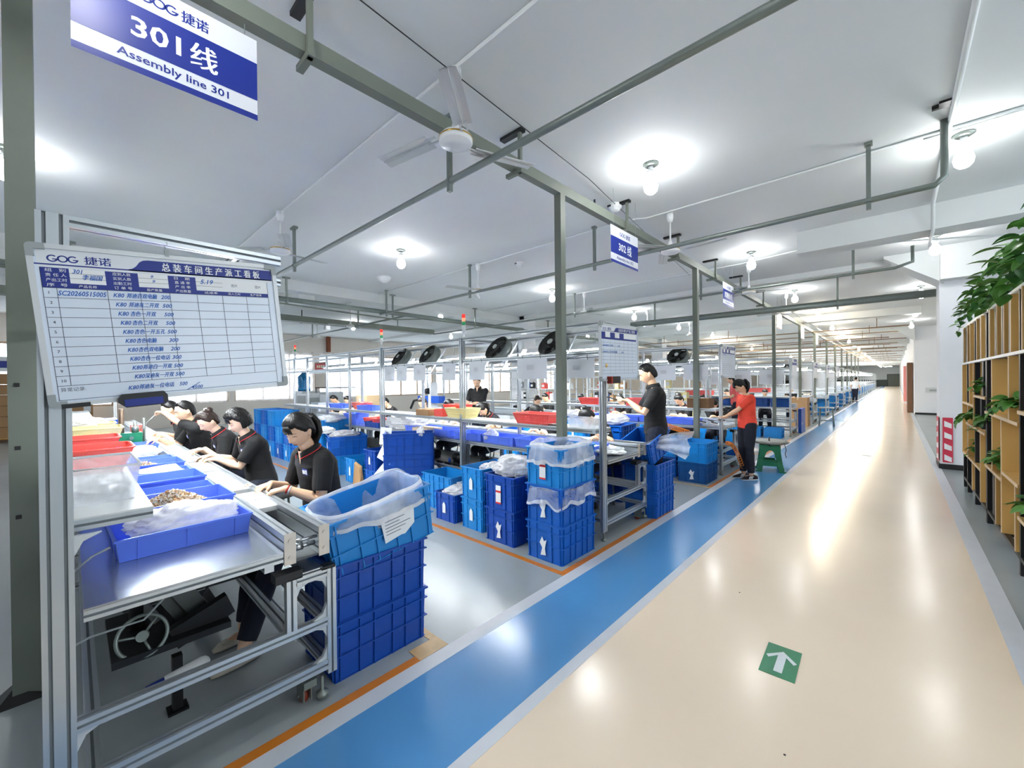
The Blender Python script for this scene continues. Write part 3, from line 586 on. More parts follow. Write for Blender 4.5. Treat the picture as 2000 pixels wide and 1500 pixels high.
# ================================================================ WORKBENCHES
def workbench(label, Y0, L, detail=2, posts=None, rear=None):
    t = thing('assembly_bench', label, 'workbench', (-2.12, Y0, 0), 0, 'assembly benches')
    posts = posts or [0, -2.16, -4.27, -5.45, -6.47, -7.5, -8.3]
    for i, x in enumerate(posts):
        if x < -L: continue
        if i in (0, 1, 2):
            b = MB(); b.ext((x-.02, .04, .09), (x-.02, .04, 2.2), .04, .08, 1, 2); b.build('tall_post', ALU, t)
        else:
            b = MB(); b.ext((x-.02, .03, .09), (x-.02, .03, 2.2), .04, .04); b.build('tall_post', ALU, t)
        b = MB(); b.cyl((x-.02, .04, .02), (x-.02, .04, .1), .008, n=8); b.lathe([(0, 0), (.03, 0), (.026, .015), (.01, .03), (0, .03)], (x-.02, .04, 0), 12); b.build('levelling_foot', PIPE, t)
    for x in ((rear if rear is not None else [-1.65, -3.9, -6.1])):
        b = MB(); b.ext((x, .6, .8), (x, .6, 2.2), .04, .04); b.build('rear_post', ALU, t)
    def rail(name, y, z, w=.04, h=.04, m=ALU, nh=1, x1=-.04): b = MB(); b.ext((-L, y, z), (x1, y, z), w, h, 1, nh); b.build(name, m, t)
    rail('top_rail', .04, 2.18); rail('top_rail', .6, 2.18); rail('lamp_rail', .04, 1.88); rail('lamp_rail', .6, 1.88)
    for x in [0]+[p for p in posts[1:3]]+[-6.47]:
        if x < -L: continue
        b = MB(); b.ext((x-.02, .08, 2.18), (x-.02, .76 if x == 0 else .62, 2.18), .04, .04); b.build('cross_rail', ALU, t)
    b = MB(); b.ext((-.02, .08, 2.08), (-.02, .76, 2.08), .03, .03); b.build('cross_rail', ALU, t)
    # shelf
    b = MB(); b.box(-L, -.08, .0, .3, 1.106, 1.112); b.build('shelf', mat('shelf_laminate', '#dfe3e2', .4), t)
    rail('shelf_rail', .02, 1.086, x1=-.122); rail('shelf_rail', .28, 1.086, x1=-.122)
    b = MB(); b.ext((-.1, .0, 1.086), (-.1, .3, 1.086), .04, .04); b.build('shelf_rail', ALU, t)
    # bench top
    b = MB(); b.box(-L, .0, .1, .755, .795, .803); b.build('bench_top', SHEET, t)
    rail('bench_rail', .12, .775, x1=-.038); b = MB(); b.ext((-.018, .1, .775), (-.018, .755, .775), .036, .038); b.build('bench_rail', ALU, t)
    rail('bench_rail', .70, .74, x1=-.02)
    for y in (.785, .945):
        b = MB(); b.ext((-L, y, .81), (-.006, y, .81), .05, .14, 1, 2); b.build('conveyor_rail', ALU, t)
        b = MB(); b.box(-.006, .0, y-.026, y+.026, .735, .885)
        for z in (.77, .85): b.cyl((0, y, z), (.005, y, z), .009, n=10); b.cyl((.005, y, z), (.006, y, z), .005, n=6)
        b.build('end_plate', mat('end_plate_steel', '#c9c3ba', .35, .7), t)
    b = MB(); b.cyl((-.06, .8, .79), (-.06, .93, .79), .012, n=12); b.cyl((-.06, .82, .79), (-.06, .86, .79), .02, n=12); b.cyl((-.03, .8, .83), (-.03, .92, .83), .008, n=8); b.build('roller', mat('polished_steel', '#b9bcc0', .15, 1), t)
    b = MB(); b.box(-L, -.02, .81, .92, .735, .745); b.build('conveyor_bed', mat('conveyor_bed', '#5a6062', .5, .3), t)
    if detail == 2:
        x = -.62
        rnd = random.Random(3)
        while x > -L+.4:
            w = rnd.choice((.22, .24, .3)); b = MB(); b.box(x-w, x, .805, .925, .84, .868); b.build('conveyor_plate', BELT, t); x -= w+rnd.choice((.012, .014, .09, .12))
    else:
        b = MB(); b.box(-L, -.3, .805, .925, .84, .868); b.build('conveyor_plate', BELT, t)
    # lower frame
    for i, x in enumerate([0, -2.16, -4.27, -6.47, -8.3]):
        if x < -L: continue
        b = MB(); b.ext((x-.02, .98, .12), (x-.02, .98, .66), .04, .045); b.build('leg', ALU, t)
        b = MB(); b.ext((x-.02, .79, .41), (x-.02, .79, .66), .04, .045); b.build('short_post', ALU, t)
        for z in (.64, .39, .17):
            b = MB(); b.ext((x-.02, .08 if z < .6 else .81, z), (x-.02, .96, z), .04, .042 if z > .2 else .05); b.build('cross_rail', ALU, t)
        if i: b = MB(); b.ext((x-.02, .12, .09), (x-.02, .12, .76), .04, .04); b.build('leg', ALU, t)
        if i == 0 or detail == 2:
            b = MB()
            for (y, z, sy, sz) in ((.08, .37, 1, -1), (.96, .37, -1, -1), (.96, .19, -1, 1), (.96, .41, -1, 1), (.96, .62, -1, -1), (.81, .62, 1, -1), (.08, 1.066, 1, -1)):
                b.add([(x-.03, y, z), (x-.03, y+sy*.07, z), (x-.03, y+sy*.022, z+sz*.022), (x-.03, y, z+sz*.07), (x-.01, y, z), (x-.01, y+sy*.07, z), (x-.01, y+sy*.022, z+sz*.022), (x-.01, y, z+sz*.07)], [(0, 1, 2, 3), (4, 5, 6, 7), (0, 1, 5, 4), (1, 2, 6, 5), (2, 3, 7, 6), (3, 0, 4, 7)])
            b.build('gusset', WMETAL, t)
    for y, z in ((.12, .17), (.96, .17), (.12, .39), (.96, .39), (.79, .39)): rail('long_rail', y, z)
    b = MB(); b.box(-.07, .0, .72, .84, .655, .695); b.box(-.05, .0, .93, 1.0, .655, .67); b.build('black_bracket', BLACKP, t)
    b = MB(); b.box(-.19, -.01, .84, .94, .665, .672); b.build('steel_plate', SHEET, t)
    # castor
    b = MB(); b.lathe([(0, -.014), (.032, -.014), (.037, -.008), (.037, .008), (.032, .014), (0, .014)], (-.07, .86, .037), 20, 0, (0, 1, 0)); b.build('castor_wheel', mat('castor_brown', '#8a2f16', .4), t)
    b = MB(); b.box(-.1, -.01, .84, .845, .03, .1); b.box(-.1, -.01, .875, .88, .03, .1); b.box(-.1, .0, .84, .9, .095, .13); b.cyl((-.07, .83, .037), (-.07, .89, .037), .008, n=8); b.lathe([(0, 0), (.03, 0), (.03, .02), (.008, .03), (.008, .1), (0, .1)], (-.01, .93, .02), 14); b.build('castor_fork', PIPE, t)
    return t
# ================================================================ BENCHES
YL = [-.08, 3.58, 7.38, 13.6, 17.9, 21.6, 25.8, 29.7, 33.6, 37.6, 41.6, 45.6]
LINES = [workbench('nearest long aluminium assembly bench, its frame cut by the left edge of the picture', YL[0], 9.6, 2, None, [-8.0]),
    workbench('second long aluminium assembly bench, with the stacks of blue crates in front of it', YL[1], 8.9, 2),
    workbench('third aluminium assembly bench, where the woman in the red T-shirt works', YL[2], 8.6, 1)]
fb = workbench('fourth aluminium assembly bench, its end frame beside the tall blue board', YL[3], 8.4, 1, [0, -2.16, -4.27, -6.47]); LINES.append(fb)
for k, y in enumerate(YL[4:9]):
    LINES.append(dup(fb, (-2.12, y, 0), 0, ['fifth aluminium assembly bench, behind the tall cartons', 'sixth aluminium assembly bench, behind the metal stool', 'seventh aluminium assembly bench, beyond the metal stool', 'eighth assembly bench, far down the walkway', 'ninth assembly bench, far down the walkway'][k]))
fe = thing('bench_end', 'bench end frame in the far distance', 'workbench', (-2.12, YL[9], 0), 0, 'farthest bench end frames')
b = MB()
for y in (0, .9): b.box(-.04, 0, y, y+.04, 0, 2.2 if y == 0 else 1.0)
for z in (.2, .8, 1.1): b.box(-6, 0, 0, .9, z, z+.03)
b.box(-6, 0, 0, .04, 2.16, 2.2); b.build('frame', WMETAL, fe)
b = MB(); b.box(-5, -.1, .2, .8, .25, .7); b.build('blue_load', CBLUE2, fe)
b = MB(); b.box(-5.5, -.4, .4, .43, 2.0, 2.03); b.build('tube', TUBE, fe)
for k in range(1, 12): dup(fe, (-2.12, YL[9]+4*k, 0), 0)
# tube lamps over the benches
tp = thing('tube_lamp', '', 'lamp', (0, 0, 0), 0, 'tube lamps over the benches')
b = MB(); b.T = Matrix(((0, 0, 1, 0), (1, 0, 0, 0), (0, 1, 0, 0), (0, 0, 0, 1))); b.prism([(-.09, 0), (-.05, .06), (.05, .06), (.09, 0), (.085, 0), (.047, .052), (-.047, .052), (-.085, 0)], -.62, .62); b.build('reflector', WHITE, tp)
for y in (-.035, .035): b = MB(); b.cyl((-.59, y, .012), (.59, y, .012), .019, n=12); b.build('tube', TUBE, tp)
b = MB(); b.cyl((-.4, 0, .055), (-.4, 0, .2), .004, n=6); b.cyl((.4, 0, .055), (.4, 0, .2), .004, n=6); b.build('hanging_wire', GREYP, tp)
used = False
BN = ['nearest', 'second', 'third', 'fourth', 'fifth', 'sixth', 'seventh', 'eighth', 'ninth']
for li, y in enumerate(YL[:9]):
    n = 6 if li < 3 else (5 if li < 6 else 2)
    for k in range(n):
        loc = (-3.0-1.32*k if li else -3.4-1.32*k, y+.66, 1.98); lb = 'glowing tube lamp over the %s bench, %s from the walkway' % (BN[li], ORD[k])
        if not used: tp.location = loc; tp['label'] = lb; used = True
        else: dup(tp, loc, 0, lb)
# industrial fans under the top rails
fp = thing('industrial_fan', '', 'fan', (0, 0, 0), 0, 'black industrial fans on the benches')
b = MB(); b.T = Matrix.Rotation(PI/2, 4, 'X')
b.lathe([(.19, -.07), (.2, -.06), (.2, .05), (.185, .06)], n=28); b.build('drum', GRILLE, fp)
b = MB(); b.T = Matrix.Rotation(PI/2, 4, 'X')
for r in (.06, .09, .12, .15, .175):
    pts = [(r*math.cos(a*PI/10), r*math.sin(a*PI/10), .06+.02*(1-r/.2)) for a in range(21)]; b.tube(pts, .0028, 4, cap=False)
for a in range(12): b.tube([(.035*math.cos(a*PI/6), .035*math.sin(a*PI/6), .08), (.19*math.cos(a*PI/6), .19*math.sin(a*PI/6), .058)], .0028, 4, cap=False)
b.build('guard', BLACKM, fp)
b = MB(); b.T = Matrix.Rotation(PI/2, 4, 'X'); b.lathe([(0, .09), (.035, .088), (.04, .075), (0, .07)], n=18); b.build('hub_badge', mat('badge_silver', '#b9c0bd', .3, .5), fp)
b = MB(); b.T = Matrix.Rotation(PI/2, 4, 'X'); b.cyl((0, 0, -.09), (0, 0, .04), .045, n=14); b.cyl((0, 0, -.06), (0, 0, -.055), .185, n=24)
b.build('motor', BLACKM, fp)
for k in range(4):
    b = MB(); b.T = Matrix.Rotation(PI/2, 4, 'X') @ Matrix.Rotation(k*PI/2+.3, 4, 'Z'); b.add([(.04, -.02, .0), (.165, -.06, -.015), (.17, .05, .02), (.04, .03, .015)], [(0, 1, 2, 3)]); b.build('fan_blade', GRILLE, fp)
b = MB(); b.box(-.22, -.2, .06, .08, -.3, .26); b.box(.2, .22, .06, .08, -.3, .26); b.build('bracket', WMETAL, fp)
used = False
fanpos = [(-6.45, 4.02, 2.03, 'leftmost of the two small black fans left of the tall signal post'), (-5.6, 4.02, 2.03, 'second small black fan from the left, just left of the nearer signal tower'), (-4.0, 4.02, 2.04, 'black round fan between the signal tower and the first tall grey post'), (-3.05, 4.02, 2.04, 'largest black round fan, partly behind the first tall grey post'),
    (-4.1, 7.82, 2.04, 'black fan over the third bench, left of the man'), (-3.0, 7.82, 2.04, 'black round fan over the third bench, beside the second tall grey post'), (-5.4, 7.82, 2.04, 'black fan over the third bench behind the middle whiteboard'),
    (-3.9, 14.3, 2.03, 'black fan over the fourth bench, above the woman in red'), (-3.0, 18.6, 2.03, 'small distant black fan over the fifth bench'), (-5.6, 14.3, 2.03, 'small black fan over the fourth bench, farther from the walkway'),
    (-3.3, .62, 2.04, 'black fan hidden behind the near whiteboard')]
for i, (x, y, z, lb) in enumerate(fanpos[:-1]):
    if i == 0: fp.location = (x, y, z); fp['label'] = lb; o = fp
    else: o = dup(fp, (x, y, z), 0, lb)
    o.rotation_euler = (math.radians(-36), 0, math.radians(-6))
dup(tp, (-1, 101, 3.64), 0, 'added fill tube brightening the far end wall'); dup(tp, (-1, 97, 3.64), 0, 'second added fill tube brightening the far end wall')  # extra tubes added only to brighten the far wall
# signal towers
def tower(x, y, z, lb):
    t = thing('signal_tower', lb, 'signal light', (x, y, z), 0, 'signal towers on the second bench')
    b = MB(); b.lathe([(0, 0), (.028, 0), (.028, .02), (.012, .03), (.012, .07), (.024, .08), (.024, .17), (0, .17)], n=16); b.build('stem', WHITE, t)
    for k, m in enumerate((GRNL, AMBL, REDL)): b = MB(); b.cyl((0, 0, .17+.05*k), (0, 0, .218+.05*k), .024, n=16); b.build(('green_segment', 'amber_segment', 'red_segment')[k], m, t)
tower(-4.26, 3.62, 2.2, 'red, amber and green signal tower on the tall bench post right of the middle'); tower(-6.42, 3.62, 2.2, 'red, amber and green signal tower on the next bench post to the left'); tower(-10.4, 3.62, 2.2, 'small signal tower farthest left, beside the near whiteboard edge')
# hanging work sheets
def sheet(x, y, z0, w, h, lb, yaw=0, gr='hanging work sheets'):
    t = thing('hanging_sheet', lb, 'paper', (x, y, z0), yaw, gr)
    g = [[(i*w/4, .006*math.sin(i*1.3+j), j*h/3) for i in range(5)] for j in range(4)]
    b = MB(); b.sheet(g); b.build('sheet', mat('plastic_sleeve', '#dde2e8', .25, 0, .03), t)
    b = MB(); b.add([(w*.35, -.009, h*.45), (w*.6, -.009, h*.45), (w*.6, -.009, h*.68), (w*.35, -.009, h*.68)], [(0, 1, 2, 3)]); b.build('printed_block', mat('pale_print', '#c6cbd1', .5), t)
    b = MB()
    for q in (.2, .8): b.tube([(w*q, 0, h-.01), (w*q, -.012, h+.03), (w*q, .01, h+.04)], .003, 5)
    b.build('clip', BLACKP, t)
sh = [(-6.3, -5.98, 'hanging work sheet nearest the left signal post'), (-5.93, -5.62, 'second hanging work sheet from the left signal post'), (-5.44, -5.12, 'third hanging work sheet from the left signal post'), (-4.72, -4.42, 'hanging work sheet just left of the nearer signal post'), (-4.14, -3.83, 'hanging work sheet just right of the nearer signal post'), (-3.27, -2.83, 'large hanging plastic sheet left of the first tall grey post'), (-2.62, -2.22, 'hanging sheet between the first tall grey post and the middle whiteboard')]
for x0, x1, lb in sh: sheet(x0, 3.6, 1.63, x1-x0, .24 if x0 != -2.62 else .2, lb)
for x0, lb in ((-5.6, 'grey hanging sheet on the third bench, seen past the wide plastic sheet'), (-3.3, 'hanging sheet on the third bench beside the man'), (-2.75, 'hanging sheet on the third bench by the second tall grey post'), (-4.3, 'hanging sheet on the third bench behind the middle whiteboard')): sheet(x0, 7.4, 1.6, .42, .27, lb)
for x0, lb in ((-2.9, 'grey hanging sheet on the fourth bench'), (-3.7, 'second grey hanging sheet on the fourth bench'), (-4.6, 'third grey hanging sheet on the fourth bench')): sheet(x0, 13.62, 1.45, .6, .42, lb)
for y in (17.9, 21.6, 25.8):
    sheet(-2.8, y+.03, 1.2, .6, .65, 'large grey hanging sheet on a distant bench', 0, 'large sheets on distant benches')
# ================================================================ CRATES
def crate_mesh(w=.40, d=.54, h=.335):
    b = MB(); t = .004; s = .012
    def wall(p0, p1, inner):   # p = (x, y) outer corners at the top
        pass
    W2, D2 = w/2, d/2
    b.box(-W2+s, W2-s, -D2+s, D2-s, .002, .008)
    for sx in (-1, 1):
        b.add([(sx*(W2-s), -D2+s, .0), (sx*(W2-s), D2-s, .0), (sx*(W2-.004), D2-.004, h), (sx*(W2-.004), -D2+.004, h), (sx*(W2-s-t), -D2+s+t, 0), (sx*(W2-s-t), D2-s-t, 0), (sx*(W2-.004-t), D2-.004-t, h), (sx*(W2-.004-t), -D2+.004+t, h)], [(0, 1, 2, 3), (7, 6, 5, 4), (3, 2, 6, 7), (0, 1, 5, 4)])
    for sy in (-1, 1):
        b.add([(-W2+s, sy*(D2-s), 0), (W2-s, sy*(D2-s), 0), (W2-.004, sy*(D2-.004), h), (-W2+.004, sy*(D2-.004), h), (-W2+s+t, sy*(D2-s-t), 0), (W2-s-t, sy*(D2-s-t), 0), (W2-.004-t, sy*(D2-.004-t), h), (-W2+.004+t, sy*(D2-.004-t), h)], [(0, 1, 2, 3), (7, 6, 5, 4), (3, 2, 6, 7), (0, 1, 5, 4)])
    def ring(z0, z1, o):   # flange ring standing proud by o
        i = lambda z: -.004-s*(1-z/h)*.66
        e = i(z0)
        b.box(-W2-o, W2+o, -D2-o, -D2-e*.0+.002, z0, z1); b.box(-W2-o, W2+o, D2-.002, D2+o, z0, z1)
        b.box(-W2-o, -W2+.002, -D2, D2, z0, z1); b.box(W2-.002, W2+o, -D2, D2, z0, z1)
    ring(h-.012, h, .009); ring(h-.075, h-.067, .006); ring(h*.42, h*.42+.007, .004)
    b.box(-W2+.004, W2-.004, -D2+.004, D2-.004, -.0, .004)
    for x in (-W2*.86, -W2*.42, W2*.42, W2*.86):
        for sy in (-1, 1): b.add([(x-.003, sy*(D2-s), .0), (x+.003, sy*(D2-s), 0), (x+.003, sy*(D2-s+.011), .0), (x-.003, sy*(D2-s+.011), 0), (x-.003, sy*(D2-.005), h-.01), (x+.003, sy*(D2-.005), h-.01), (x+.003, sy*(D2+.006), h-.01), (x-.003, sy*(D2+.006), h-.01)], [(0, 1, 2, 3), (4, 5, 6, 7), (0, 1, 5, 4), (1, 2, 6, 5), (2, 3, 7, 6), (3, 0, 4, 7)])
    for y in (-D2*.88, -D2*.5, -D2*.2, D2*.2, D2*.5, D2*.88):
        for sx in (-1, 1): b.add([(sx*(W2-s), y-.003, .0), (sx*(W2-s), y+.003, 0), (sx*(W2-s+.011), y+.003, .0), (sx*(W2-s+.011), y-.003, 0), (sx*(W2-.005), y-.003, h-.01), (sx*(W2-.005), y+.003, h-.01), (sx*(W2+.006), y+.003, h-.01), (sx*(W2+.006), y-.003, h-.01)], [(0, 1, 2, 3), (4, 5, 6, 7), (0, 1, 5, 4), (1, 2, 6, 5), (2, 3, 7, 6), (3, 0, 4, 7)])
    # smooth centre panel on the short sides
    for sy in (-1, 1): b.add([(-W2*.4, sy*(D2-s+.004), .01), (W2*.4, sy*(D2-s+.004), .01), (W2*.4, sy*(D2+.0015), h-.08), (-W2*.4, sy*(D2+.0015), h-.08)], [(0, 1, 2, 3)])
    return b
CRM = {}
def crate(x, y, z, lb, m=None, rz=0, sc=(1, 1, 1), rot=None, sticker=None, gr='blue stacking crates'):
    m = m or CBLUE
    if m.name not in CRM: CRM[m.name] = crate_mesh().mesh('plastic_crate', m); bm = bmesh.new(); bm.from_mesh(CRM[m.name]); bmesh.ops.recalc_face_normals(bm, faces=bm.faces); bm.to_mesh(CRM[m.name]); bm.free()
    o = bpy.data.objects.new('plastic_crate', CRM[m.name]); COL.objects.link(o); o.location = (x, y, z); o.rotation_euler = rot or (0, 0, rz); o.scale = sc
    tag(o, lb, 'crate', gr)
    if sticker:
        side, kind = sticker; r = random.Random(hash(lb) % 999 if False else len(lb)); b = MB()
        b.T = (Matrix.Translation((0, -.278, 0)) @ FACEY) if side == 'f' else (Matrix.Translation((.210, .06, .01)) @ FACEX)
        if kind == 'big':
            b.add([(-.08, .08, .003), (.01, .09, .003), (.03, .085, .003), (.09, .13, .003), (.1, .25, .003), (-.09, .25, .003)], [(0, 1, 2, 3, 4, 5)])
            for i in range(6): b.add([(-.07, .225-.02*i, .004), (.07-(i % 3)*.03, .225-.02*i, .004), (.07-(i % 3)*.03, .229-.02*i, .004), (-.07, .229-.02*i, .004)], [(0, 1, 2, 3)], 1)
        elif kind == 'red':
            b.add([(-.035, .06, .003), (.035, .06, .003), (.035, .24, .003), (-.035, .24, .003)], [(0, 1, 2, 3)])
            b.add([(-.035, .17, .004), (.035, .17, .004), (.035, .19, .004), (-.035, .19, .004)], [(0, 1, 2, 3)], 2); b.add([(-.035, .06, .004), (.035, .06, .004), (.035, .075, .004), (-.035, .075, .004)], [(0, 1, 2, 3)], 2)
        elif kind == 'torn':
            b.add([(-.03, .05, .003), (.03, .06, .003), (.02, .12, .003), (.04, .2, .003), (.01, .18, .003), (-.01, .22, .003), (-.04, .16, .003), (-.01, .12, .003)], [(0, 1, 2, 7), (7, 2, 3, 4, 5, 6)])
        else:
            b.add([(-.03, .1, .003), (.03, .1, .003), (.03, .2, .003), (.0, .235, .003), (-.03, .2, .003)], [(0, 1, 2, 3, 4)])
        b.build('paper_label', [PAPER, INKD, REDT], o, recalc=False)
    return o
H = .335
crate(-2.39, 1.225, 0, 'lower dark blue crate of the stack beside the nearest bench end', CBLUE3, 0, (1.05, 1.08, .93))
crate(-2.39, 1.225, .312, 'upper dark blue crate of the stack beside the nearest bench end', CBLUE3, 0, (1.05, 1.08, .93))
TC = crate(-2.37, 1.275, .60, 'tilted sky blue crate with a milky liner and paper label, on the nearest crate stack', CBLUE2, 0, (.98, 1.17, .97), rot=(math.radians(10), math.radians(3), math.radians(-2)), sticker=('s', 'big'))
S = [('right front', -2.3, 3.15, [(CBLUE, 'torn'), (CBLUE, None), (CBLUE2, 'red')])]
crate(-2.3, 3.13, 0, 'bottom crate of the lined three-crate stack at the orange floor corner', CBLUE, sticker=('f', 'torn'))
crate(-2.3, 3.13, H, 'middle crate of the lined three-crate stack at the orange floor corner', CBLUE, sticker=('f', 'torn'))
crate(-2.3, 3.13, 2*H, 'top crate of the lined three-crate stack at the orange floor corner', CBLUE2, sticker=('f', 'red'))
crate(-2.88, 3.15, 0, 'bottom crate of the two-crate stack left of the lined stack', CBLUE3, sticker=('f', 'torn'))
crate(-2.88, 3.15, H, 'top crate left of the lined stack, with red and white label and crumpled bags', CBLUE3, sticker=('f', 'red'))
crate(-3.37, 3.22, 0, 'bottom crate of the light blue two-crate stack, second left of the lined stack', CBLUE2, sc=(.86, 1, 1), sticker=('f', 'plain'))
crate(-3.37, 3.22, H, 'top crate of the light blue two-crate stack, second left of the lined stack', CBLUE2, sc=(.86, 1, 1), sticker=('f', 'plain'))
crate(-3.82, 3.2, 0, 'single low dark blue crate holding a milky bag, with a narrow paper label', CBLUE3, sc=(.9, 1, .95), sticker=('f', 'plain'))
crate(-4.25, 3.33, 0.0, 'open sky blue crate behind the low crate with the milky bag', CBLUE2, PI/2, (1, 1.1, 1.3))
ra = math.radians(-38)
for k, (m, lb) in enumerate(((CBLUE2, 'bottom crate of the wide stack with loose paper sheets'), (CBLUE3, 'second crate of the wide stack with loose paper sheets'), (CBLUE3, 'third crate of the wide stack with loose paper sheets'))):
    crate(-5.1, 3.30, .298*k, lb, m, ra, (.85, 1.25, .89))
crate(-4.98, 3.30, .298*3-.18, 'top nested crate of the wide stack with loose paper sheets', CBLUE, ra, (.84, 1.22, .88)) if False else None
for k in range(2): crate(-5.75, 3.28, .3*k, ('bottom' if k == 0 else 'top')+' crate of the narrow stack just left of the wide paper-covered stack', CBLUE3 if k else CBLUE, .05, (.8, .95, .9), sticker=('f', 'plain'))
crate(-6.45, 3.3, 0, 'single small sky blue crate beside the brown paper sack', CBLUE2, 0, (.9, .9, 1.15), sticker=('f', 'plain'))
for k in range(2): crate(-7.35, 3.42, .335*k, ('bottom' if k == 0 else 'top')+' crate of the big two-crate stack behind the nearest woman\'s shoulder', CBLUE if k else CBLUE2, -.3, (1.6, 1.15, 1), sticker=('f', 'plain') if k else None)
for k in range(3): crate(-8.2, 3.5, .3*k, ('bottom', 'middle', 'top')[k]+' crate of the tall stack with bags just behind the nearest woman\'s ponytail', CBLUE2, 0, (1.2, 1, .9))
n = 0
for i, (x, c) in enumerate(((-8.75, 2), (-9.25, 2), (-9.75, 2), (-10.25, 3), (-10.75, 3), (-11.25, 3))):
    for k in range(c):
        crate(x, 3.3, H*k, '%s crate of the %s crate stack leftward from the nearest woman\'s hair' % (('bottom', 'middle', 'top')[k] if c == 3 else ('bottom', 'top')[k], ORD[i]), (CBLUE, CBLUE2)[(i+k) % 2], 0, (1.1, 1, 1), sticker=('f', 'plain') if k == 0 else None)
for k in range(2): crate(-2.21, 4.82, H*.93*k, ('bottom' if k == 0 else 'top')+' crate of the stack at the end of the second bench', CBLUE, 0, (1, .98, .93))
crate(-2.28, 4.9, .66, 'tilted open crate with a pulled-out clear bag at the end of the second bench', CBLUE, rot=(math.radians(14), math.radians(-4), 0), sc=(1.05, 1.15, .8))
for k in range(3): crate(-2.85, 5.15, H*k, ('bottom', 'middle', 'top')[k]+' crate of the stack in front of the standing man\'s legs', CBLUE3 if k < 2 else CBLUE, .1)
crate(-2.33, 6.86, 0, 'dark teal blue crate with a torn white label at the third bench corner', mat('crate_teal', '#0d4f8f', .4), 0, (1.1, 1, .93), sticker=('f', 'torn'))
crate(-2.33, 6.86, .312, 'bright blue open crate stacked at the third bench corner', CBLUE2, 0, (1.12, 1, .93))
crate(-2.85, 7.0, 0, 'blue crate set back beside the third bench corner stack', CBLUE, 0, (1, .9, 1)); crate(-2.85, 7.0, H, 'upper blue crate set back beside the third bench corner stack', CBLUE2, 0, (1, .9, .9))
rr = random.Random(5)
k = 0
for x, y, c in ((-3.7, 5.6, 3), (-4.3, 5.9, 3), (-4.9, 6.0, 3), (-5.6, 6.2, 2), (-3.3, 6.6, 2)):
    for j in range(c): crate(x, y, H*j, '%s crate of the %s stack in the lane between the second and third benches' % (('bottom', 'middle', 'top')[j], ORD[k]), (CBLUE2, CBLUE)[j % 2], rr.uniform(-.1, .1), sticker=('f', 'torn') if j == c-1 else None)
    k += 1
k = 0
for x in (-2.45, -2.95, -3.45, -3.95, -4.5):
    for z, zz in ((.2, 'lower'), (.83, 'upper')):
        crate(x, 14.05 if z > .5 else 13.2, .806 if z > .5 else 0, '%s crate in the %s column from the walkway at the fourth bench' % (zz, ORD[k]), (CBLUE2, CBLUE)[int(z > .5)], 0, (1.05, .7, .8))
    k += 1
for x in (-2.5, -3.05, -3.6, -4.2):
    crate(x, 9.4, 0, 'blue crate on the floor behind the third bench, %s from the walkway' % ORD[[-2.5, -3.05, -3.6, -4.2].index(x)], CBLUE, 0, (1.1, 1, 1)); crate(x, 9.4, H, 'blue crate stacked behind the third bench, %s from the walkway' % ORD[[-2.5, -3.05, -3.6, -4.2].index(x)], CBLUE2, 0, (1.1, 1, 1))
b = MB(); b.box(-.04, .04, -.35, .35, 0, .72); bb = tag(b.build('blue_board', CBLUE3, None, (-2.06, 14.95, 0)), 'tall flat blue board standing on the floor beyond the fourth bench end', 'board'); 
b = MB(); b.add([(.041, -.3, .25), (.041, -.22, .25), (.041, -.22, .33), (.041, -.3, .33)], [(0, 1, 2, 3)]); b.build('paper_label', PAPER, bb, recalc=False)
for k in range(8): crate(-2.5-.1*(k % 2), 22.6+1.9*k, 0, 'distant blue crate at the far bench ends', CBLUE2, 0, (1.2, 1.1, 2.2), gr='distant blue crates')
# ---- liners and bags
def liner(parent_xyz, w, d, drop, seed, lb, rot=None, m=None, peak=.05, inner=.2):
    n = 96; rings = []
    prof = [(.90, -inner), (.93, -inner*.5), (.955, -.02), (.985, peak*.7), (1.01, peak), (1.045, peak*.5), (1.065, -.03), (1.085, -drop*.55), (1.11, -drop)]
    for k, (s, z) in enumerate(prof):
        ring = []
        for j in range(n):
            a = 2*PI*j/n; c, q = math.cos(a), math.sin(a); e = 3.6
            rr_ = (abs(c)**e+abs(q)**e)**(-1/e)
            nz = noise.noise((c*1.9+seed, q*1.9, k*.1)); pl = math.sin(a*13+3*nz+seed)*math.sin(a*5+seed)
            o = (.003 if k < 5 else .004+.0035*(k-5))*pl + nz*.008
            ring.append((c*rr_*(w/2*s+o), q*rr_*(d/2*s+o), z+nz*(.022 if 2 < k < 6 else .012)+(nz*.06 if k >= 7 else 0)))
        ring.append(ring[0]); rings.append(ring)
    b = MB(); b.sheet(rings); o = b.build('plastic_liner', m or FILM, None, parent_xyz, recalc=False); o.rotation_euler = rot or (0, 0, 0)
    b = MB(); up = [(p[0]*1.004, p[1]*1.004, p[2]+.022+.008*math.sin(i*.31+seed)) for i, p in enumerate(rings[-1])]; lo = [(p[0]*1.008, p[1]*1.008, p[2]-.008) for p in rings[-1]]
    up[-1] = up[0]; b.sheet([up, lo]); b.build('hem', HEM, o, recalc=False)
    b = MB(); b.sheet([[(p[0]*1.003, p[1]*1.003, p[2]+.003) for p in rings[k]] for k in (4, 5)]); b.build('rim_fold', HEM, o, recalc=False)
    return tag(o, lb, 'plastic bag', 'plastic bags in the crates')
liner((-2.355, 1.215, .915), .41, .625, .085, 3, 'milky liner draped over the rim of the nearest tilted crate', rot=(math.radians(10), math.radians(3), math.radians(-2)), peak=.035, m=FILM2)
liner((-2.3, 3.13, 3*H-.005), .42, .56, .14, 11, 'clear liner over the top crate of the stack at the orange floor corner', peak=.045, m=FILM2)
def halfliner():
    pass
liner((-2.3, 3.13, 2*H-.02), .43, .57, .13, 17, 'clear liner hanging out between the top and middle crates at the orange floor corner', peak=.002, inner=.01)
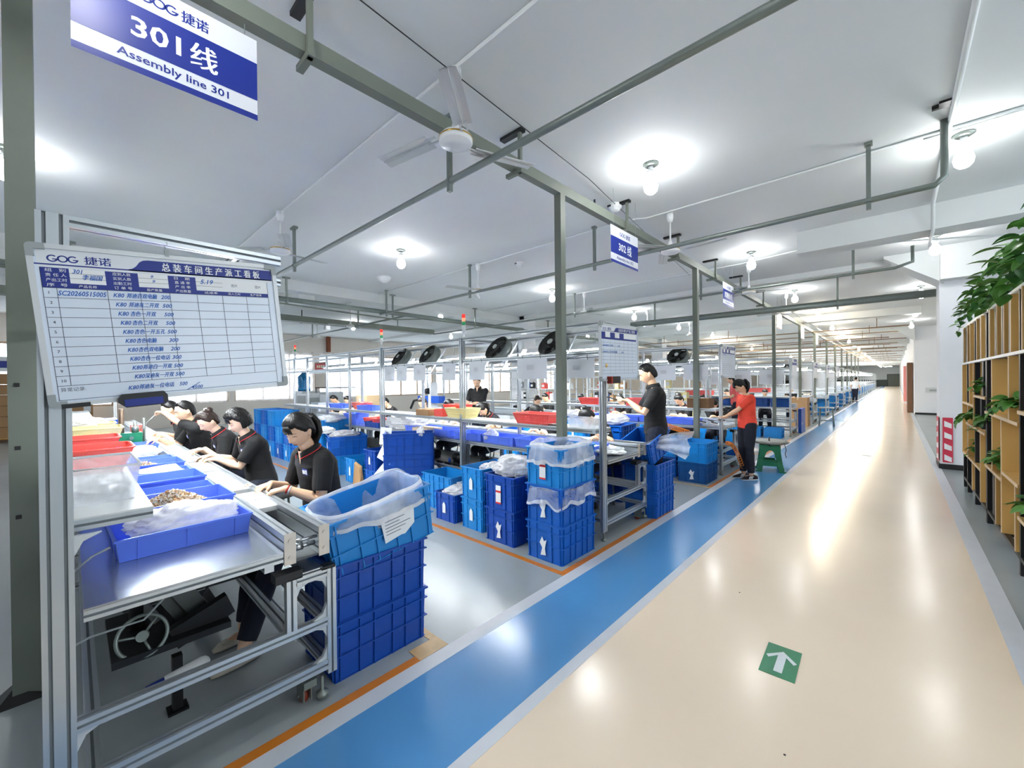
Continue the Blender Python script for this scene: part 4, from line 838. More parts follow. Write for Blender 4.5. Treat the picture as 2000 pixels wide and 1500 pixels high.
def clump(x, y, z, rx, ry, rz_, seed, lb, m=None, name='crumpled_bag', cat='plastic bag', rough=.35, n=64, k=40, gr=None):
    vs = []; 
    for i in range(k+1):
        t = PI*i/k
        for j in range(n):
            a = 2*PI*j/n; v = Vector((math.sin(t)*math.cos(a), math.sin(t)*math.sin(a), -math.cos(t)))
            q = 1+rough*(.8*noise.noise(v*1.5+Vector((seed, 0, 0)))+.55*(.5-2*abs(noise.noise(v*3.1+Vector((seed, 3, 0)))))+.18*(.5-2*abs(noise.noise(v*6.3+Vector((seed, 9, 0)))))+.05*(.5-2*abs(noise.noise(v*13+Vector((seed, 5, 0))))))
            vs.append((v.x*rx*q, v.y*ry*q, max(-rz_*.6, v.z*rz_*q)))
    b = MB(); b.add(vs, [(i*n+j, i*n+(j+1) % n, (i+1)*n+(j+1) % n, (i+1)*n+j) for i in range(k) for j in range(n)], 0, True)
    o = b.build(name, m or FILMW, None, (x, y, z)); return tag(o, lb, cat, gr)
clump(-2.92, 3.13, .72, .17, .22, .12, 2, 'large crumpled white bag bulging from the crate with the red label')
clump(-2.76, 3.2, .68, .12, .2, .07, 5, 'clear crumpled film beside the large white bag', FILM)
clump(-3.34, 3.25, .62, .12, .16, .07, 7, 'white bag lying inside the light blue crate')
clump(-3.80, 3.22, .315, .19, .24, .07, 9, 'milky bag filling the low dark blue crate')
clump(-2.2, 3.2, .92, .12, .15, .1, 12, 'small crumpled bag inside the lined top crate', FILM)
clump(-2.40, 1.25, .74, .11, .2, .05, 22, 'pale parts bag at the bottom of the tilted crate', FILM)
clump(-8.15, 3.5, .9, .24, .26, .08, 21, 'white bag overflowing the tall stack behind the ponytail'); clump(-7.45, 3.42, .67, .25, .22, .06, 23, 'white bag on the big two-crate stack behind the shoulder'); clump(-7.75, 3.2, .73, .2, .16, .07, 24, 'crumpled clear bag between the tall stack and the big stack')
clump(-4.9, 3.35, .9, .05, .05, .09, 25, 'small white bag tip sticking out of the wide stack')
clump(-3.1, 5.5, 1.02, .25, .25, .08, 31, 'white bag on the crates behind the standing man'); clump(-4.2, 5.9, 1.03, .25, .22, .07, 33, 'white parts bag on the second stack between benches')
# pulled out bag at the second bench end
g = []
for i in range(16):
    row = []
    for j in range(22):
        u, v = i/15, j/21
        q = 1-v; x = -1.74-.6*v+.03*math.sin(u*7)*q; y = 4.72+.3*u*q+.04*math.sin(u*17+v*3)*q
        z = .72+.03*v+(.30*u-.02)*q**.8+.018*math.sin(u*22+v*2)*q+.05*math.sin(PI*v)
        row.append((x, y, z))
    g.append(row)
b = MB(); b.sheet(g); tag(b.build('clear_bag', FILM2, None, recalc=False), 'clear plastic bag fanning out of the tilted crate at the second bench end', 'plastic bag')
# loose papers
def paper(x, y, z, w, h, rot, lb, marks=False):
    t = thing('paper_sheet', lb, 'paper', (x, y, z)); t.rotation_euler = rot
    g = [[(i*w/4-w/2, j*h/4-h/2, .012*math.sin(i*.8+j*.5)) for i in range(5)] for j in range(5)]
    b = MB(); b.sheet(g); b.build('sheet', PAPER, t, recalc=False)
    if marks: b = MB(); text(b, 'B21', w*.0, h*.25, .02, None, .02); b.build('lettering', INKD, t, recalc=False)
paper(-5.42, 3.1, .83, .21, .25, (math.radians(80), 0, math.radians(12)), 'white sheet hanging over the top left corner of the wide crate stack', True)
paper(-5.22, 3.0, .6, .25, .2, (math.radians(70), math.radians(20), math.radians(15)), 'white sheet stuck out of the middle of the wide crate stack')
paper(-5.3, 2.95, .34, .12, .28, (math.radians(60), math.radians(30), math.radians(15)), 'white strip of paper low on the wide crate stack')
b = MB(); b.add([(-.11, 0, 0), (.11, 0, 0), (.13, .07, 0), (-.13, .07, 0), (-.09, .02, .36), (.07, .02, .3), (.1, .05, .33), (-.1, .05, .38)], [(0, 1, 5, 4), (1, 2, 6, 5), (2, 3, 7, 6), (3, 0, 4, 7), (4, 5, 6, 7), (0, 1, 2, 3)]); tag(b.build('paper_sack', CARD, None, (-6.08, 2.97, 0)), 'folded brown paper sack leaning beside the small sky blue crate', 'sack')
# ================================================================ TRAYS, BASKETS, BENCH GOODS
def tray_mesh(w=.355, d=.53, h=.105, m=TRAYB):
    b = MB(); W2, D2 = w/2, d/2; t = .004; s = .012
    b.box(-W2+s, W2-s, -D2+s, D2-s, 0, .004)
    for sx in (-1, 1): b.add([(sx*(W2-s), -D2+s, 0), (sx*(W2-s), D2-s, 0), (sx*W2, D2, h), (sx*W2, -D2, h), (sx*(W2-s-t), -D2+s+t, .004), (sx*(W2-s-t), D2-s-t, .004), (sx*(W2-t), D2-t, h), (sx*(W2-t), -D2+t, h)], [(0, 1, 2, 3), (7, 6, 5, 4), (3, 2, 6, 7)])
    for sy in (-1, 1): b.add([(-W2+s, sy*(D2-s), 0), (W2-s, sy*(D2-s), 0), (W2, sy*D2, h), (-W2, sy*D2, h), (-W2+s+t, sy*(D2-s-t), .004), (W2-s-t, sy*(D2-s-t), .004), (W2-t, sy*(D2-t), h), (-W2+t, sy*(D2-t), h)], [(0, 1, 2, 3), (7, 6, 5, 4), (3, 2, 6, 7)])
    b.box(-W2-.006, W2+.006, -D2-.006, -D2+.001, h-.012, h); b.box(-W2-.006, W2+.006, D2-.001, D2+.006, h-.012, h); b.box(-W2-.006, -W2+.001, -D2, D2, h-.012, h); b.box(W2-.001, W2+.006, -D2, D2, h-.012, h)
    for y in (-D2*.72, -.01, D2*.72): 
        for sx in (-1, 1): b.add([(sx*(W2-s-.001), y-.002, 0), (sx*(W2-s-.001), y+.002, 0), (sx*(W2-s+.005), y+.002, 0), (sx*(W2-s+.005), y-.002, 0), (sx*W2, y-.002, h-.01), (sx*W2, y+.002, h-.01), (sx*(W2+.005), y+.002, h-.01), (sx*(W2+.005), y-.002, h-.01)], [(0, 1, 2, 3), (4, 5, 6, 7), (0, 1, 5, 4), (1, 2, 6, 5), (2, 3, 7, 6), (3, 0, 4, 7)])
    for x in (-W2*.5, W2*.5):
        for sy in (-1, 1): b.add([(x-.002, sy*(D2-s-.001), 0), (x+.002, sy*(D2-s-.001), 0), (x+.002, sy*(D2-s+.005), 0), (x-.002, sy*(D2-s+.005), 0), (x-.002, sy*D2, h-.01), (x+.002, sy*D2, h-.01), (x+.002, sy*(D2+.005), h-.01), (x-.002, sy*(D2+.005), h-.01)], [(0, 1, 2, 3), (4, 5, 6, 7), (0, 1, 5, 4), (1, 2, 6, 5), (2, 3, 7, 6), (3, 0, 4, 7)])
    me = b.mesh('parts_tray', m); bm = bmesh.new(); bm.from_mesh(me); bmesh.ops.recalc_face_normals(bm, faces=bm.faces); bm.to_mesh(me); bm.free(); return me
TM = tray_mesh(); TMD = tray_mesh(m=CBLUE3)
def tray(x, y, z, lb, rz=0, me=None, sc=(1, 1, 1), tilt=0, gr='blue parts trays'):
    o = bpy.data.objects.new('parts_tray', me or TM); COL.objects.link(o); o.location = (x, y, z); o.rotation_euler = (tilt, 0, rz); o.scale = sc; return tag(o, lb, 'tray', gr)
BT = .804
tray(-2.72, .385, BT, 'nearest blue parts tray, under the crumpled milky bag', .03)
for i, x in enumerate((-3.12, -3.5, -3.9, -4.3, -4.72, -5.15, -6.3)):
    tray(x, .40, BT+(.03 if i % 2 == 0 else .0), ['blue tray heaped with brass parts', 'blue tray just beyond the heap of brass parts', 'empty blue tray, third beyond the bagged tray', 'blue tray fourth beyond the bagged tray, behind the clear bin', 'blue tray holding a smaller heap of brass parts', 'blue tray beyond the smaller brass heap, level with the second woman', 'blue tray nearest the green drill'][i], .02*(-1)**i, tilt=.0)
def heap(x, y, z, rx, ry, h, n, seed, lb, size=.008, mats=None):
    r = random.Random(seed); b = MB()
    for i in range(n):
        q = math.sqrt(r.random()); a = r.random()*2*PI; px, py = q*rx*math.cos(a), q*ry*math.sin(a); pz = h*max(0, 1-q)**.8*r.uniform(.75, 1)+.003
        s = size*r.uniform(.6, 1.3); rot = Matrix.Rotation(r.random()*3, 3, 'X') @ Matrix.Rotation(r.random()*3, 3, 'Z')
        b.cbox((px, py, pz), (s, s*1.5, s*.8), i % 3, rot)
    o = b.build('brass_parts', mats or [BEADM, BEADM2, BEADM3], None, (x, y, z), recalc=False); return tag(o, lb, 'small parts', 'heaps of small brass parts', 'stuff')
heap(-3.13, .40, BT+.035, .15, .225, .15, 4600, 1, 'large heap of small brass and cream parts in the second tray', .0085)
heap(-4.72, .42, BT+.035, .14, .2, .11, 1500, 2, 'smaller heap of brass parts farther along the near bench')
heap(-3.5, .44, BT+.01, .1, .16, .05, 500, 4, 'thin scatter of brass parts in the tray behind the large heap')
b_ = clump(-2.73, .40, BT+.09, .14, .215, .095, 41, 'crumpled milky bag lying in the nearest blue tray', rough=.32, n=60, k=40)
heap(-3.4, .86, .87, .05, .02, .01, 40, 8, 'few loose brass parts on the conveyor near the nearest woman', .007); heap(-4.8, .84, .87, .12, .03, .012, 60, 9, 'loose brass parts on the conveyor by the second woman', .007)
def basket(x, y, z, lb, m, w=.42, d=.3, h=.13, rz=0, filled=None):
    t = thing('plastic_basket', lb, 'basket', (x, y, z), rz, 'plastic baskets on the benches'); W2, D2 = w/2, d/2; W0, D0 = W2-.045, D2-.035
    b = MB(); b.box(-W0, W0, -D0, D0, 0, .004)
    def P(sx, sy, q): return (sx*(W0+(W2-W0)*q), sy*(D0+(D2-D0)*q), h*q)
    cs = ((-1, -1), (1, -1), (1, 1), (-1, 1))
    def band(q0, q1, mb):
        for i in range(4):
            a, c = cs[i], cs[(i+1) % 4]; mb.add([P(*a, q0), P(*c, q0), P(*c, q1), P(*a, q1)], [(0, 1, 2, 3)])
    band(0, .2, b); band(.36, .42, b); band(.58, .64, b); band(.78, 1, b)
    for i in range(4):
        a, c = cs[i], cs[(i+1) % 4]; n = 22 if i % 2 == 0 else 15
        for k in range(n):
            f0, f1 = k/n, (k+.7)/n
            if k == 0 or k == n-1: f1 = (k+1)/n
            L = lambda f, q: tuple(P(*a, q)[j]*(1-f)+P(*c, q)[j]*f for j in range(3))
            b.add([L(f0, .18), L(f1, .18), L(f1, .8), L(f0, .8)], [(0, 1, 2, 3)])
    o = b.build('basket_body', m, t, recalc=False); mod = o.modifiers.new('wall', 'SOLIDIFY'); mod.thickness = .004
    b = MB(); r = []
    for sx, sy in cs: r.append(Vector((sx*(W2+.004), sy*(D2+.004), h)))
    pts = []
    for i in range(4):
        a, c, e = r[i-1], r[i], r[(i+1) % 4]; pts += [c+(a-c).normalized()*.03, c+(a-c).normalized()*.008+(e-c).normalized()*.008, c+(e-c).normalized()*.03]
    pts.append(pts[0]); b.tube(pts, .007, 6, ry=.8); b.build('basket_rim', m, t)
    return t
ZS = 1.113
basket(-3.42, .07, ZS, 'front red basket on the near shelf, just behind the clear bin', REDP, .35, .34, .13, PI/2)
basket(-3.98, .05, ZS, 'rear red basket on the near shelf', REDP, .34, .3, .14, PI/2)
basket(-4.75, .08, ZS+.0, 'pale yellow basket on the near shelf, under the whiteboard corner', YELP, .40, .36, .15, PI/2)
basket(-5.35, .08, ZS, 'second pale yellow basket farther along the near shelf', YELP, .38, .34, .15, PI/2)
clump(-5.3, .04, ZS+.15, .15, .17, .06, 44, 'white bag in the second yellow basket')
t = thing('clear_bin', 'translucent plastic bin at the near end of the near shelf', 'bin', (-2.60, .09, ZS)); b = MB()
def binmesh(b, w, d, h, s=.02, t_=.003):
    W2, D2 = w/2, d/2
    b.box(-W2+s, W2-s, -D2+s, D2-s, 0, .003)
    cs = ((-1, -1), (1, -1), (1, 1), (-1, 1))
    for i in range(4):
        a, c = cs[i], cs[(i+1) % 4]; b.add([(a[0]*(W2-s), a[1]*(D2-s), 0), (c[0]*(W2-s), c[1]*(D2-s), 0), (c[0]*W2, c[1]*D2, h), (a[0]*W2, a[1]*D2, h)], [(0, 1, 2, 3)])
binmesh(b, .42, .22, .15); b.build('bin_body', BINC, t, recalc=False)
b = MB(); b.tube([(-.21, -.11, .15), (.21, -.11, .15), (.21, .11, .15), (-.21, .11, .15), (-.21, -.11, .15)], .006, 6); b.build('bin_rim', mat('clear_rim', '#eef2f4', .3), t)
clump(-2.66, .10, ZS+.04, .16, .08, .035, 51, 'flat milky bag inside the translucent bin')
paper(-3.05, .33, ZS+.012, .12, .2, (0, 0, .2), 'small white card lying at the edge of the near shelf')
# blue machine box, yellow trays etc. on the near shelf behind
b = MB(); b.box(-.2, .2, -.14, .14, 0, .12); b.box(.2, .203, -.12, .12, .02, .1, 1); tag(b.build('tool_case', [CBLUE3, NAVY], None, (-6.4, .2, ZS)), 'flat dark blue case on the near shelf below the eraser', 'case')
# green bench drill
t = thing('bench_drill', 'green bench drill press at the far end of the near bench', 'drill', (-6.75, .40, BT))
b = MB(); b.cyl((-.02, 0, 0), (-.02, 0, .52), .025, n=16); b.build('column', mat('brown_steel', '#6d5b4b', .4, .5), t)
b = MB(); b.cbox((0, .06, .17), (.13, .24, .12)); b.cyl((.066, .08, .17), (.085, .08, .17), .03, n=16); b.build('drill_head', GREENM, t)
b = MB(); b.cyl((.0, .12, .0), (.0, .12, .36), .018, n=12); b.cyl((0, .2, .08), (0, .2, .4), .014, n=12); b.tube([(0, .16, .26), (0, .3, .42)], .006, 8); b.cyl((0, .12, .23), (0, .12, .3), .035, n=14); b.build('spindle', PIPE, t)
b = MB(); b.cyl((.09, .08, .17), (.095, .08, .17), .02, n=14); b.build('badge', PIPE, t)
b = MB(); b.box(-.08, .08, -.1, .22, 0, .015); b.build('base_plate', GREENM, t)
b = MB(); b.box(-.06, .06, -.06, .06, 0, .14); tag(b.build('red_holder', REDP, None, (-7.9, .62, .9)), 'small red holder beside the raised hand of the far worker', 'holder')
b = MB(); b.cyl((0, 0, 0), (.14, .05, .02), .008, .012, n=10); tag(b.build('screwdriver', mat('amber_handle', '#e0b055', .35), None, (-5.5, .66, .83)), 'screwdriver with an amber handle lying on the near bench', 'tool')
clump(-5.75, .42, .9, .12, .22, .07, 57, 'milky bag standing between the drill and the far blue trays')
# second bench: shelf and bench goods
Y2 = YL[1]
basket(-4.40, Y2+.12, ZS, 'pale yellow basket on the second bench shelf beside the tall post', YELP, .46, .28, .13)
basket(-4.72, Y2+.30, ZS, 'red basket just behind the pale yellow one on the second bench shelf', REDP, .4, .24, .16)
basket(-3.04, Y2+.12, ZS, 'red perforated basket on the second bench shelf, left of the first tall grey post', REDP, .54, .3, .12)
b = MB(); binmesh(b, .2, .2, .1, .005); o = b.build('small_red_bin', REDP, None, (-4.6, Y2+.12, ZS)); tag(o, 'small square red bin left of the nearer signal post', 'bin'); o.location.x = -4.82
o.modifiers.new('wall', 'SOLIDIFY').thickness = .004
t = thing('clear_bin', 'translucent bin on the walkway end of the second bench shelf', 'bin', (-2.38, Y2+.12, ZS)); b = MB(); binmesh(b, .34, .24, .1); b.build('bin_body', BINC, t, recalc=False)
paper(-2.75, Y2+.1, ZS+.008, .34, .22, (0, 0, .1), 'white sheets lying on the second bench shelf right of the red basket')
tray(-7.0, Y2+.12, ZS, 'blue tray on the second bench shelf, second bay left of the signal posts', PI/2, sc=(.6, 1.1, .8)); tray(-8.2, Y2+.12, ZS, 'blue tray on the second bench shelf, third bay from the signal posts', PI/2, sc=(.6, 1.1, .8))
basket(-7.45, Y2+.2, ZS, 'pale red tray between the two blue trays on the second bench shelf', mat('pale_red_plastic', '#f07a72', .4), .35, .26, .12)
b = MB(); b.box(-.16, .16, -.15, .15, 0, .09); b.box(-.02, .02, -.151, .151, .0905, .092, 1); tag(b.build('carton', [CARD, CARDD], None, (-5.15, Y2+.12, ZS)), 'flat brown carton on the second bench shelf left of the nearer signal post', 'carton')
for i, (x, y) in enumerate(((-2.62, .36), (-3.2, .34), (-3.78, .33), (-4.36, .32), (-5.05, .34), (-5.7, .36))):
    tray(x, Y2+y, BT, 'blue tray on the second bench top, %s from the walkway' % ORD[i], PI/2+.03, sc=(.9, 1.02, .9))
clump(-3.98, Y2+.26, BT+.07, .1, .1, .09, 61, 'small white bag standing between trays on the second bench')
clump(-6.3, Y2+.4, BT+.1, .5, .25, .14, 62, 'long heap of white plastic bags on the second bench left of the nearer signal post', FILMW, rough=.5, n=60)
b = MB(); b.box(-.2, .2, -.14, .14, 0, .1); tag(b.build('carton', [mat('pale_card', '#dcc3a4', .7)], None, (-5.35, Y2+.2, BT)), 'pale carton on the second bench top behind the nearer signal post', 'carton')
clump(-2.45, Y2+.45, BT+.03, .26, .24, .035, 63, 'pile of white cloth sleeves on the walkway end of the second bench', PAPER, 'cloth_pile', 'cloth', rough=.5)
basket(-7.3, Y2+.4, BT, 'red basket on the second bench top, far left bay', REDP, .45, .3, .13); tray(-6.95, Y2+.25, BT, 'dark blue tray with white parts on the second bench top, far left bay', PI/2, TMD, (.8, .9, .9)); tray(-8.0, Y2+.35, BT, 'blue tray on the second bench top, left of the red basket', PI/2, sc=(.8, 1, 1)); tray(-8.0, Y2+.35, BT+.09, 'blue tray stacked on another, left of the red basket', PI/2, sc=(.8, 1, 1))
# third bench goods
Y3 = YL[2]
basket(-4.7, Y3+.12, ZS, 'red basket on the third bench shelf under the middle whiteboard', REDP, .5, .26, .13); 
def redcrate(x, y, z, lb, w=.5):
    me = tray_mesh(w=.3, d=w, h=.15, m=mat('light_red_plastic', '#ef6560', .4)); o = bpy.data.objects.new('red_tray', me); COL.objects.link(o); o.location = (x, y, z); o.rotation_euler = (0, 0, PI/2); tag(o, lb, 'tray', 'red trays')
redcrate(-3.55, Y3+.12, ZS, 'light red tray right behind the standing man, on the third bench shelf', .6)
redcrate(-4.6, 13.75, ZS, 'light red tray on the fourth bench shelf, right of the woman in red', .8); redcrate(-3.9, 17.95, ZS, 'light red tray on the fifth bench shelf', .9)
for i, (x, y) in enumerate(((-2.85, .33), (-3.4, .33), (-3.95, .33), (-4.5, .33))): tray(x, Y3+y, BT, 'blue tray on the third bench top, %s from the walkway' % ORD[i], PI/2, sc=(.9, 1.02, .9))
for i, (x, y, r_) in enumerate(((-2.32, .3, .2), (-2.5, .25, .5), (-2.42, .42, -.3), (-2.65, .36, .1), (-2.25, .46, .6))): 
    t = thing('wall_socket_part', 'white and black switch part on the walkway end of the third bench', 'part', (Vector((x, Y3+y, BT+.02+.01*i)))[:], r_, 'loose switch parts on the third bench'); t.rotation_euler = (.3, .2, r_)
    b = MB(); b.box(-.07, .07, -.02, .02, 0, .02); b.build('cover', PAPER, t); b = MB(); b.box(-.06, .05, -.014, .014, .02, .03); b.build('rocker', BLACKP, t)
b = MB(); b.box(-.18, .18, -.14, .14, 0, .17); tag(b.build('carton', CARDD, None, (-2.5, Y3+.14, ZS)), 'brown carton on the third bench shelf beside its whiteboard post', 'carton')
# cartons at the fifth bench end, stools
def carton(x, y, z, w, d, h, lb, m=CARD, openf=False, rz=0):
    t = thing('carton', lb, 'carton', (x, y, z), rz); b = MB(); b.box(-w/2, w/2, -d/2, d/2, 0, h); b.build('carton_body', m, t)
    b = MB(); b.box(-.025, .025, -d/2-.001, d/2+.001, h-.06, h+.001); b.build('packing_tape', mat('packing_tape', '#c8a97c', .3), t)
    if openf:
        for sx in (-1, 1): b = MB(); b.add([(sx*w/2, -d/2, h), (sx*w/2, d/2, h), (sx*(w/2+.14), d/2, h+.08), (sx*(w/2+.14), -d/2, h+.08)], [(0, 1, 2, 3)]); o = b.build('flap', m, t); o.modifiers.new('w', 'SOLIDIFY').thickness = .004
carton(-2.38, 16.9, 0, .5, .55, .5, 'lower of the tall brown cartons at the fifth bench end'); carton(-2.4, 16.9, .5, .52, .55, .46, 'upper of the tall brown cartons, with open flaps', CARD, True)
t = thing('metal_stool', 'grey steel tube stool standing at the walkway edge in the distance', 'stool', (-1.7, 17.3, 0)); b = MB(); b.box(-.2, .2, -.15, .15, .6, .63); b.build('seat', GREYP, t)
for x in (-.18, .18):
    for y in (-.13, .13): b = MB(); b.cyl((x*1.1, y*1.1, 0), (x*.9, y*.9, .6), .013, n=8); b.build('leg', PIPE, t)
b = MB(); b.box(-.19, .19, -.14, -.12, .18, .2); b.box(-.19, .19, .12, .14, .18, .2); b.build('stretcher', PIPE, t)
t = thing('plastic_stool', 'green plastic stool on the blue lane behind the woman in red', 'stool', (-1.62, 8.36, 0), math.radians(14))
def stool():
    for s in (-1, 1):
        b = MB(); b.T = Matrix.Translation((0, s*.0, 0)) @ (FACEY if s < 0 else FACEY @ Matrix.Scale(-1, 4, (0, 0, 1)))
        # frame with an arch opening
        def arch(rx, y0, y1, n=12): return [(rx*math.cos(PI*i/n), y0+(y1-y0)*math.sin(PI*i/n)) for i in range(n+1)]
        a = arch(.085, .2, .37); 
        outer = [(.2-.06*.2/.45, .2)]+[(.14+.06*(1-z/.45), z) for z in (.28, .36, .43)]+[(.1, .45), (0, .45), (-.1, .45)]+[(-(.14+.06*(1-z/.45)), z) for z in (.43, .36, .28)]+[(-(.2-.06*.2/.45), .2)]
        n = 12; oo = [outer[min(len(outer)-1, round(i*(len(outer)-1)/n))] for i in range(n+1)]
        for q0, q1 in ((.13, .145),):
            for i in range(n):
                b.add([(*a[i], q0), (*a[i+1], q0), (*oo[i+1], q0+.0), (*oo[i], q0), (*a[i], q1-.0), (*a[i+1], q1), (*oo[i+1], q1), (*oo[i], q1)], [(0, 1, 2, 3), (4, 5, 6, 7), (0, 1, 5, 4), (2, 3, 7, 6)])
            b.add([(-.085, .2, q0), (.085, .2, q0), (.085, .15, q0), (-.085, .15, q0), (-.085, .2, q1), (.085, .2, q1), (.085, .15, q1), (-.085, .15, q1)], [(0, 1, 2, 3), (4, 5, 6, 7), (0, 1, 5, 4), (2, 3, 7, 6)])
        b.build('side_panel', GREENP, t)
    for sx in (-1, 1):
        for sy in (-1, 1):
            b = MB(); b.add([(sx*.11, sy*.125, .2), (sx*.172, sy*.125, .2), (sx*.172, sy*.16, .2), (sx*.11, sy*.16, .2), (sx*.135, sy*.15, .0), (sx*.205, sy*.15, .0), (sx*.205, sy*.2, .0), (sx*.135, sy*.2, .0)], [(0, 1, 2, 3), (4, 5, 6, 7), (0, 1, 5, 4), (1, 2, 6, 5), (2, 3, 7, 6), (3, 0, 4, 7)])
            b.box(sx*.175-.05, sx*.175+.05, sy*.175-.032, sy*.175+.032, 0, .025); b.add([(sx*.1, sy*.13, .2), (sx*.1, sy*.16, .2), (sx*.12, sy*.19, .02), (sx*.12, sy*.165, .02), (sx*.15, sy*.13, .2), (sx*.15, sy*.16, .2), (sx*.15, sy*.19, .02), (sx*.15, sy*.165, .02)], [(0, 1, 2, 3), (4, 5, 6, 7), (0, 1, 5, 4), (1, 2, 6, 5), (2, 3, 7, 6), (3, 0, 4, 7)]); b.build('leg', GREENP, t)
    b = MB()
    for sy in (-1, 1): b.box(-.13, .13, sy*.16-.008, sy*.16+.008, .1, .165)
    b.build('crossbar', GREENP, t)
    b = MB(); b.box(-.15, .15, -.145, .145, .44, .46); b.box(-.155, -.14, -.14, .14, .2, .45); b.box(.14, .155, -.14, .14, .2, .45); b.build('seat', GREENP, t)
stool()
o = clump(-1.60, 8.38, .50, .26, .22, .05, 71, 'grey cushion strapped on the green stool', mat('grey_cushion', '#8b8d88', .9), 'cushion', 'cushion', .15)
b = MB(); b.tube([(-.0, -.16, .1), (0, -.165, .0), (.0, -.16, -.06)], .018, 4, ry=.3); b.tube([(.18, .05, .0), (.22, .02, -.12), (.2, .04, -.2), (.22, .03, -.26)], .006, 5); b.build('strap', BLACKP, o)
# floor arrow
t = thing('floor_arrow', 'green floor plate with a white arrow on the peach walkway', 'floor sign', (-.48, 2.72, .002), math.radians(2)); b = MB(); b.box(-.083, .083, -.155, .155, 0, .003); b.build('green_plate', mat('sign_green', '#1f7d55', .35, 0, .05), t)
b = MB(); b.prism([(-.02, -.115), (.02, -.115), (.02, .05), (.06, .0), (.073, .02), (.0, .1), (-.073, .02), (-.06, .0), (-.02, .05)], .003, .0042); b.build('white_arrow', mat('arrow_white', '#d5dde0', .4), t)
# floor litter, drain
b = MB(); b.box(-.08, .08, -.06, .06, 0, .003); tag(b.build('floor_socket', GREYP, None, (-.45, 11.2, .002)), 'small grey plate set in the walkway in the middle distance', 'floor plate')
for i, (x, y) in enumerate(((.02, 2.2), (-.86, 3.4), (-.35, 2.05))): b = MB(); b.box(-.004, .004, -.003, .003, 0, .003); tag(b.build('debris', BLACKP, None, (x, y, .002)), 'tiny dark crumb on the peach walkway', 'debris', 'tiny crumbs on the walkway')
# under the near bench
t = thing('hand_wheel', 'grey three-spoked handwheel under the near bench top', 'handwheel', (-2.42, .2, .5)); t.rotation_euler = (0, math.radians(68), math.radians(-8))
b = MB(); b.tube([(.085*math.cos(a*PI/16), .085*math.sin(a*PI/16), 0) for a in range(33)], .008, 8); b.build('rim', PIPE, t)
for k in range(3): b = MB(); a = k*2*PI/3+.4; b.tube([(.02*math.cos(a), .02*math.sin(a), .01), (.083*math.cos(a), .083*math.sin(a), 0)], .006, 6); b.build('spoke', PIPE, t)
b = MB(); b.cyl((0, 0, -.05), (0, 0, .02), .022, n=14); b.build('hub', PIPE, t)
t = thing('drive_unit', 'dark drive unit with sloping plates under the near bench top', 'machine', (-2.66, .30, .415))
b = MB(); b.cbox((.06, .0, .15), (.04, .05, .32), 0, Matrix.Rotation(.5, 3, 'X')); b.cbox((.1, .08, .14), (.03, .08, .30), 0, Matrix.Rotation(.5, 3, 'X')); b.cbox((.0, -.1, .17), (.08, .03, .3), 0, Matrix.Rotation(.5, 3, 'X')); b.build('sloping_plate', mat('dull_plate', '#5c605e', .45, .4), t)
b = MB(); b.box(-.2, .28, -.2, .22, .0, .03); b.cyl((.02, -.1, .0), (.02, -.1, .34), .03, n=12); b.cbox((.2, .12, .05), (.05, .24, .1), 0, Matrix.Rotation(.35, 3, 'X')); b.build('drive_housing', BLACKM, t)
b = MB(); b.box(-.04, .12, .12, .3, .2, .32); b.tube([(.08, .2, .2), (.1, .12, .1), (.1, .1, .02)], .006, 6); b.build('control_box', BLACKP, t)
t = thing('air_hose', 'curved grey air hose under the near bench', 'hose', (-2.35, .0, .5)); b = MB(); b.tube([(0, -.02, .08), (0, .04, .1), (0, .2, .1), (0, .34, .24), (0, .36, .27)], .0045, 8); b.tube([(0, -.02, .36), (0, .05, .42), (0, .1, .44)], .0045, 8); b.build('hose_run', GREYP, t)
t = thing('pipe_bundle', 'white and blue wrapped roll slung under the lower rail of the near bench', 'roll', (-2.3, .12, .31)); b = MB(); b.tube([(-.0, -.05, -.02), (0, .1, .0)], .025, 12); b.build('grey_part', GREYP, t); b = MB(); b.tube([(0, .08, .0), (0, .15, .01)], .027, 12); b.build('blue_band', NAVY, t); b = MB(); b.tube([(0, .15, .01), (0, .27, .03)], .03, 12, round_=True); b.build('white_part', WHITE, t)
b = MB(); b.box(-.02, .02, -.02, .02, 0, .27); b.box(-.04, .04, -.04, .04, .0, .01); tag(b.build('support_post', BLACKM, None, (-2.6, .34, 0)), 'short black support post under the near bench', 'post')
b = MB(); b.box(-6.6, 0, -.28, .28, 0, .012); tag(b.build('lower_shelf', mat('dark_shelf', '#2f3433', .5), None, (-2.95, .45, .413)), 'dark lower shelf board inside the near bench frame', 'shelf')
b = MB(); b.box(-6.0, 0, -.3, .3, 0, .012); tag(b.build('lower_shelf', mat('dark_shelf', '#2f3433', .5), None, (-2.6, Y2+.5, .413)), 'dark lower shelf board inside the second bench frame', 'shelf')
for i, (x, s) in enumerate(((-2.9, 0), (-3.5, 1), (-4.1, 0), (-4.7, 1), (-5.3, 0))):
    t = thing('drive_motor', 'dark motor on the lower shelf of the second bench, %s from the walkway' % ORD[i], 'motor', (x, Y2+.3, .426), 0, 'motors under the second bench'); b = MB(); b.cyl((-.09, 0, .07), (.09, 0, .07), .06, n=14); b.box(-.06, .06, -.07, .07, 0, .02); b.build('motor_body', BLACKM, t); b = MB(); b.tube([(.05, 0, .12), (.12, -.05, .22), (.1, -.12, .33)], .01, 8); b.build('hose', GREYP, t)
    b = MB(); b.tube([(-.1, -.1, .0), (-.1, -.1, .07)], .02, 8); b.build('blue_valve', CBLUE3, t)
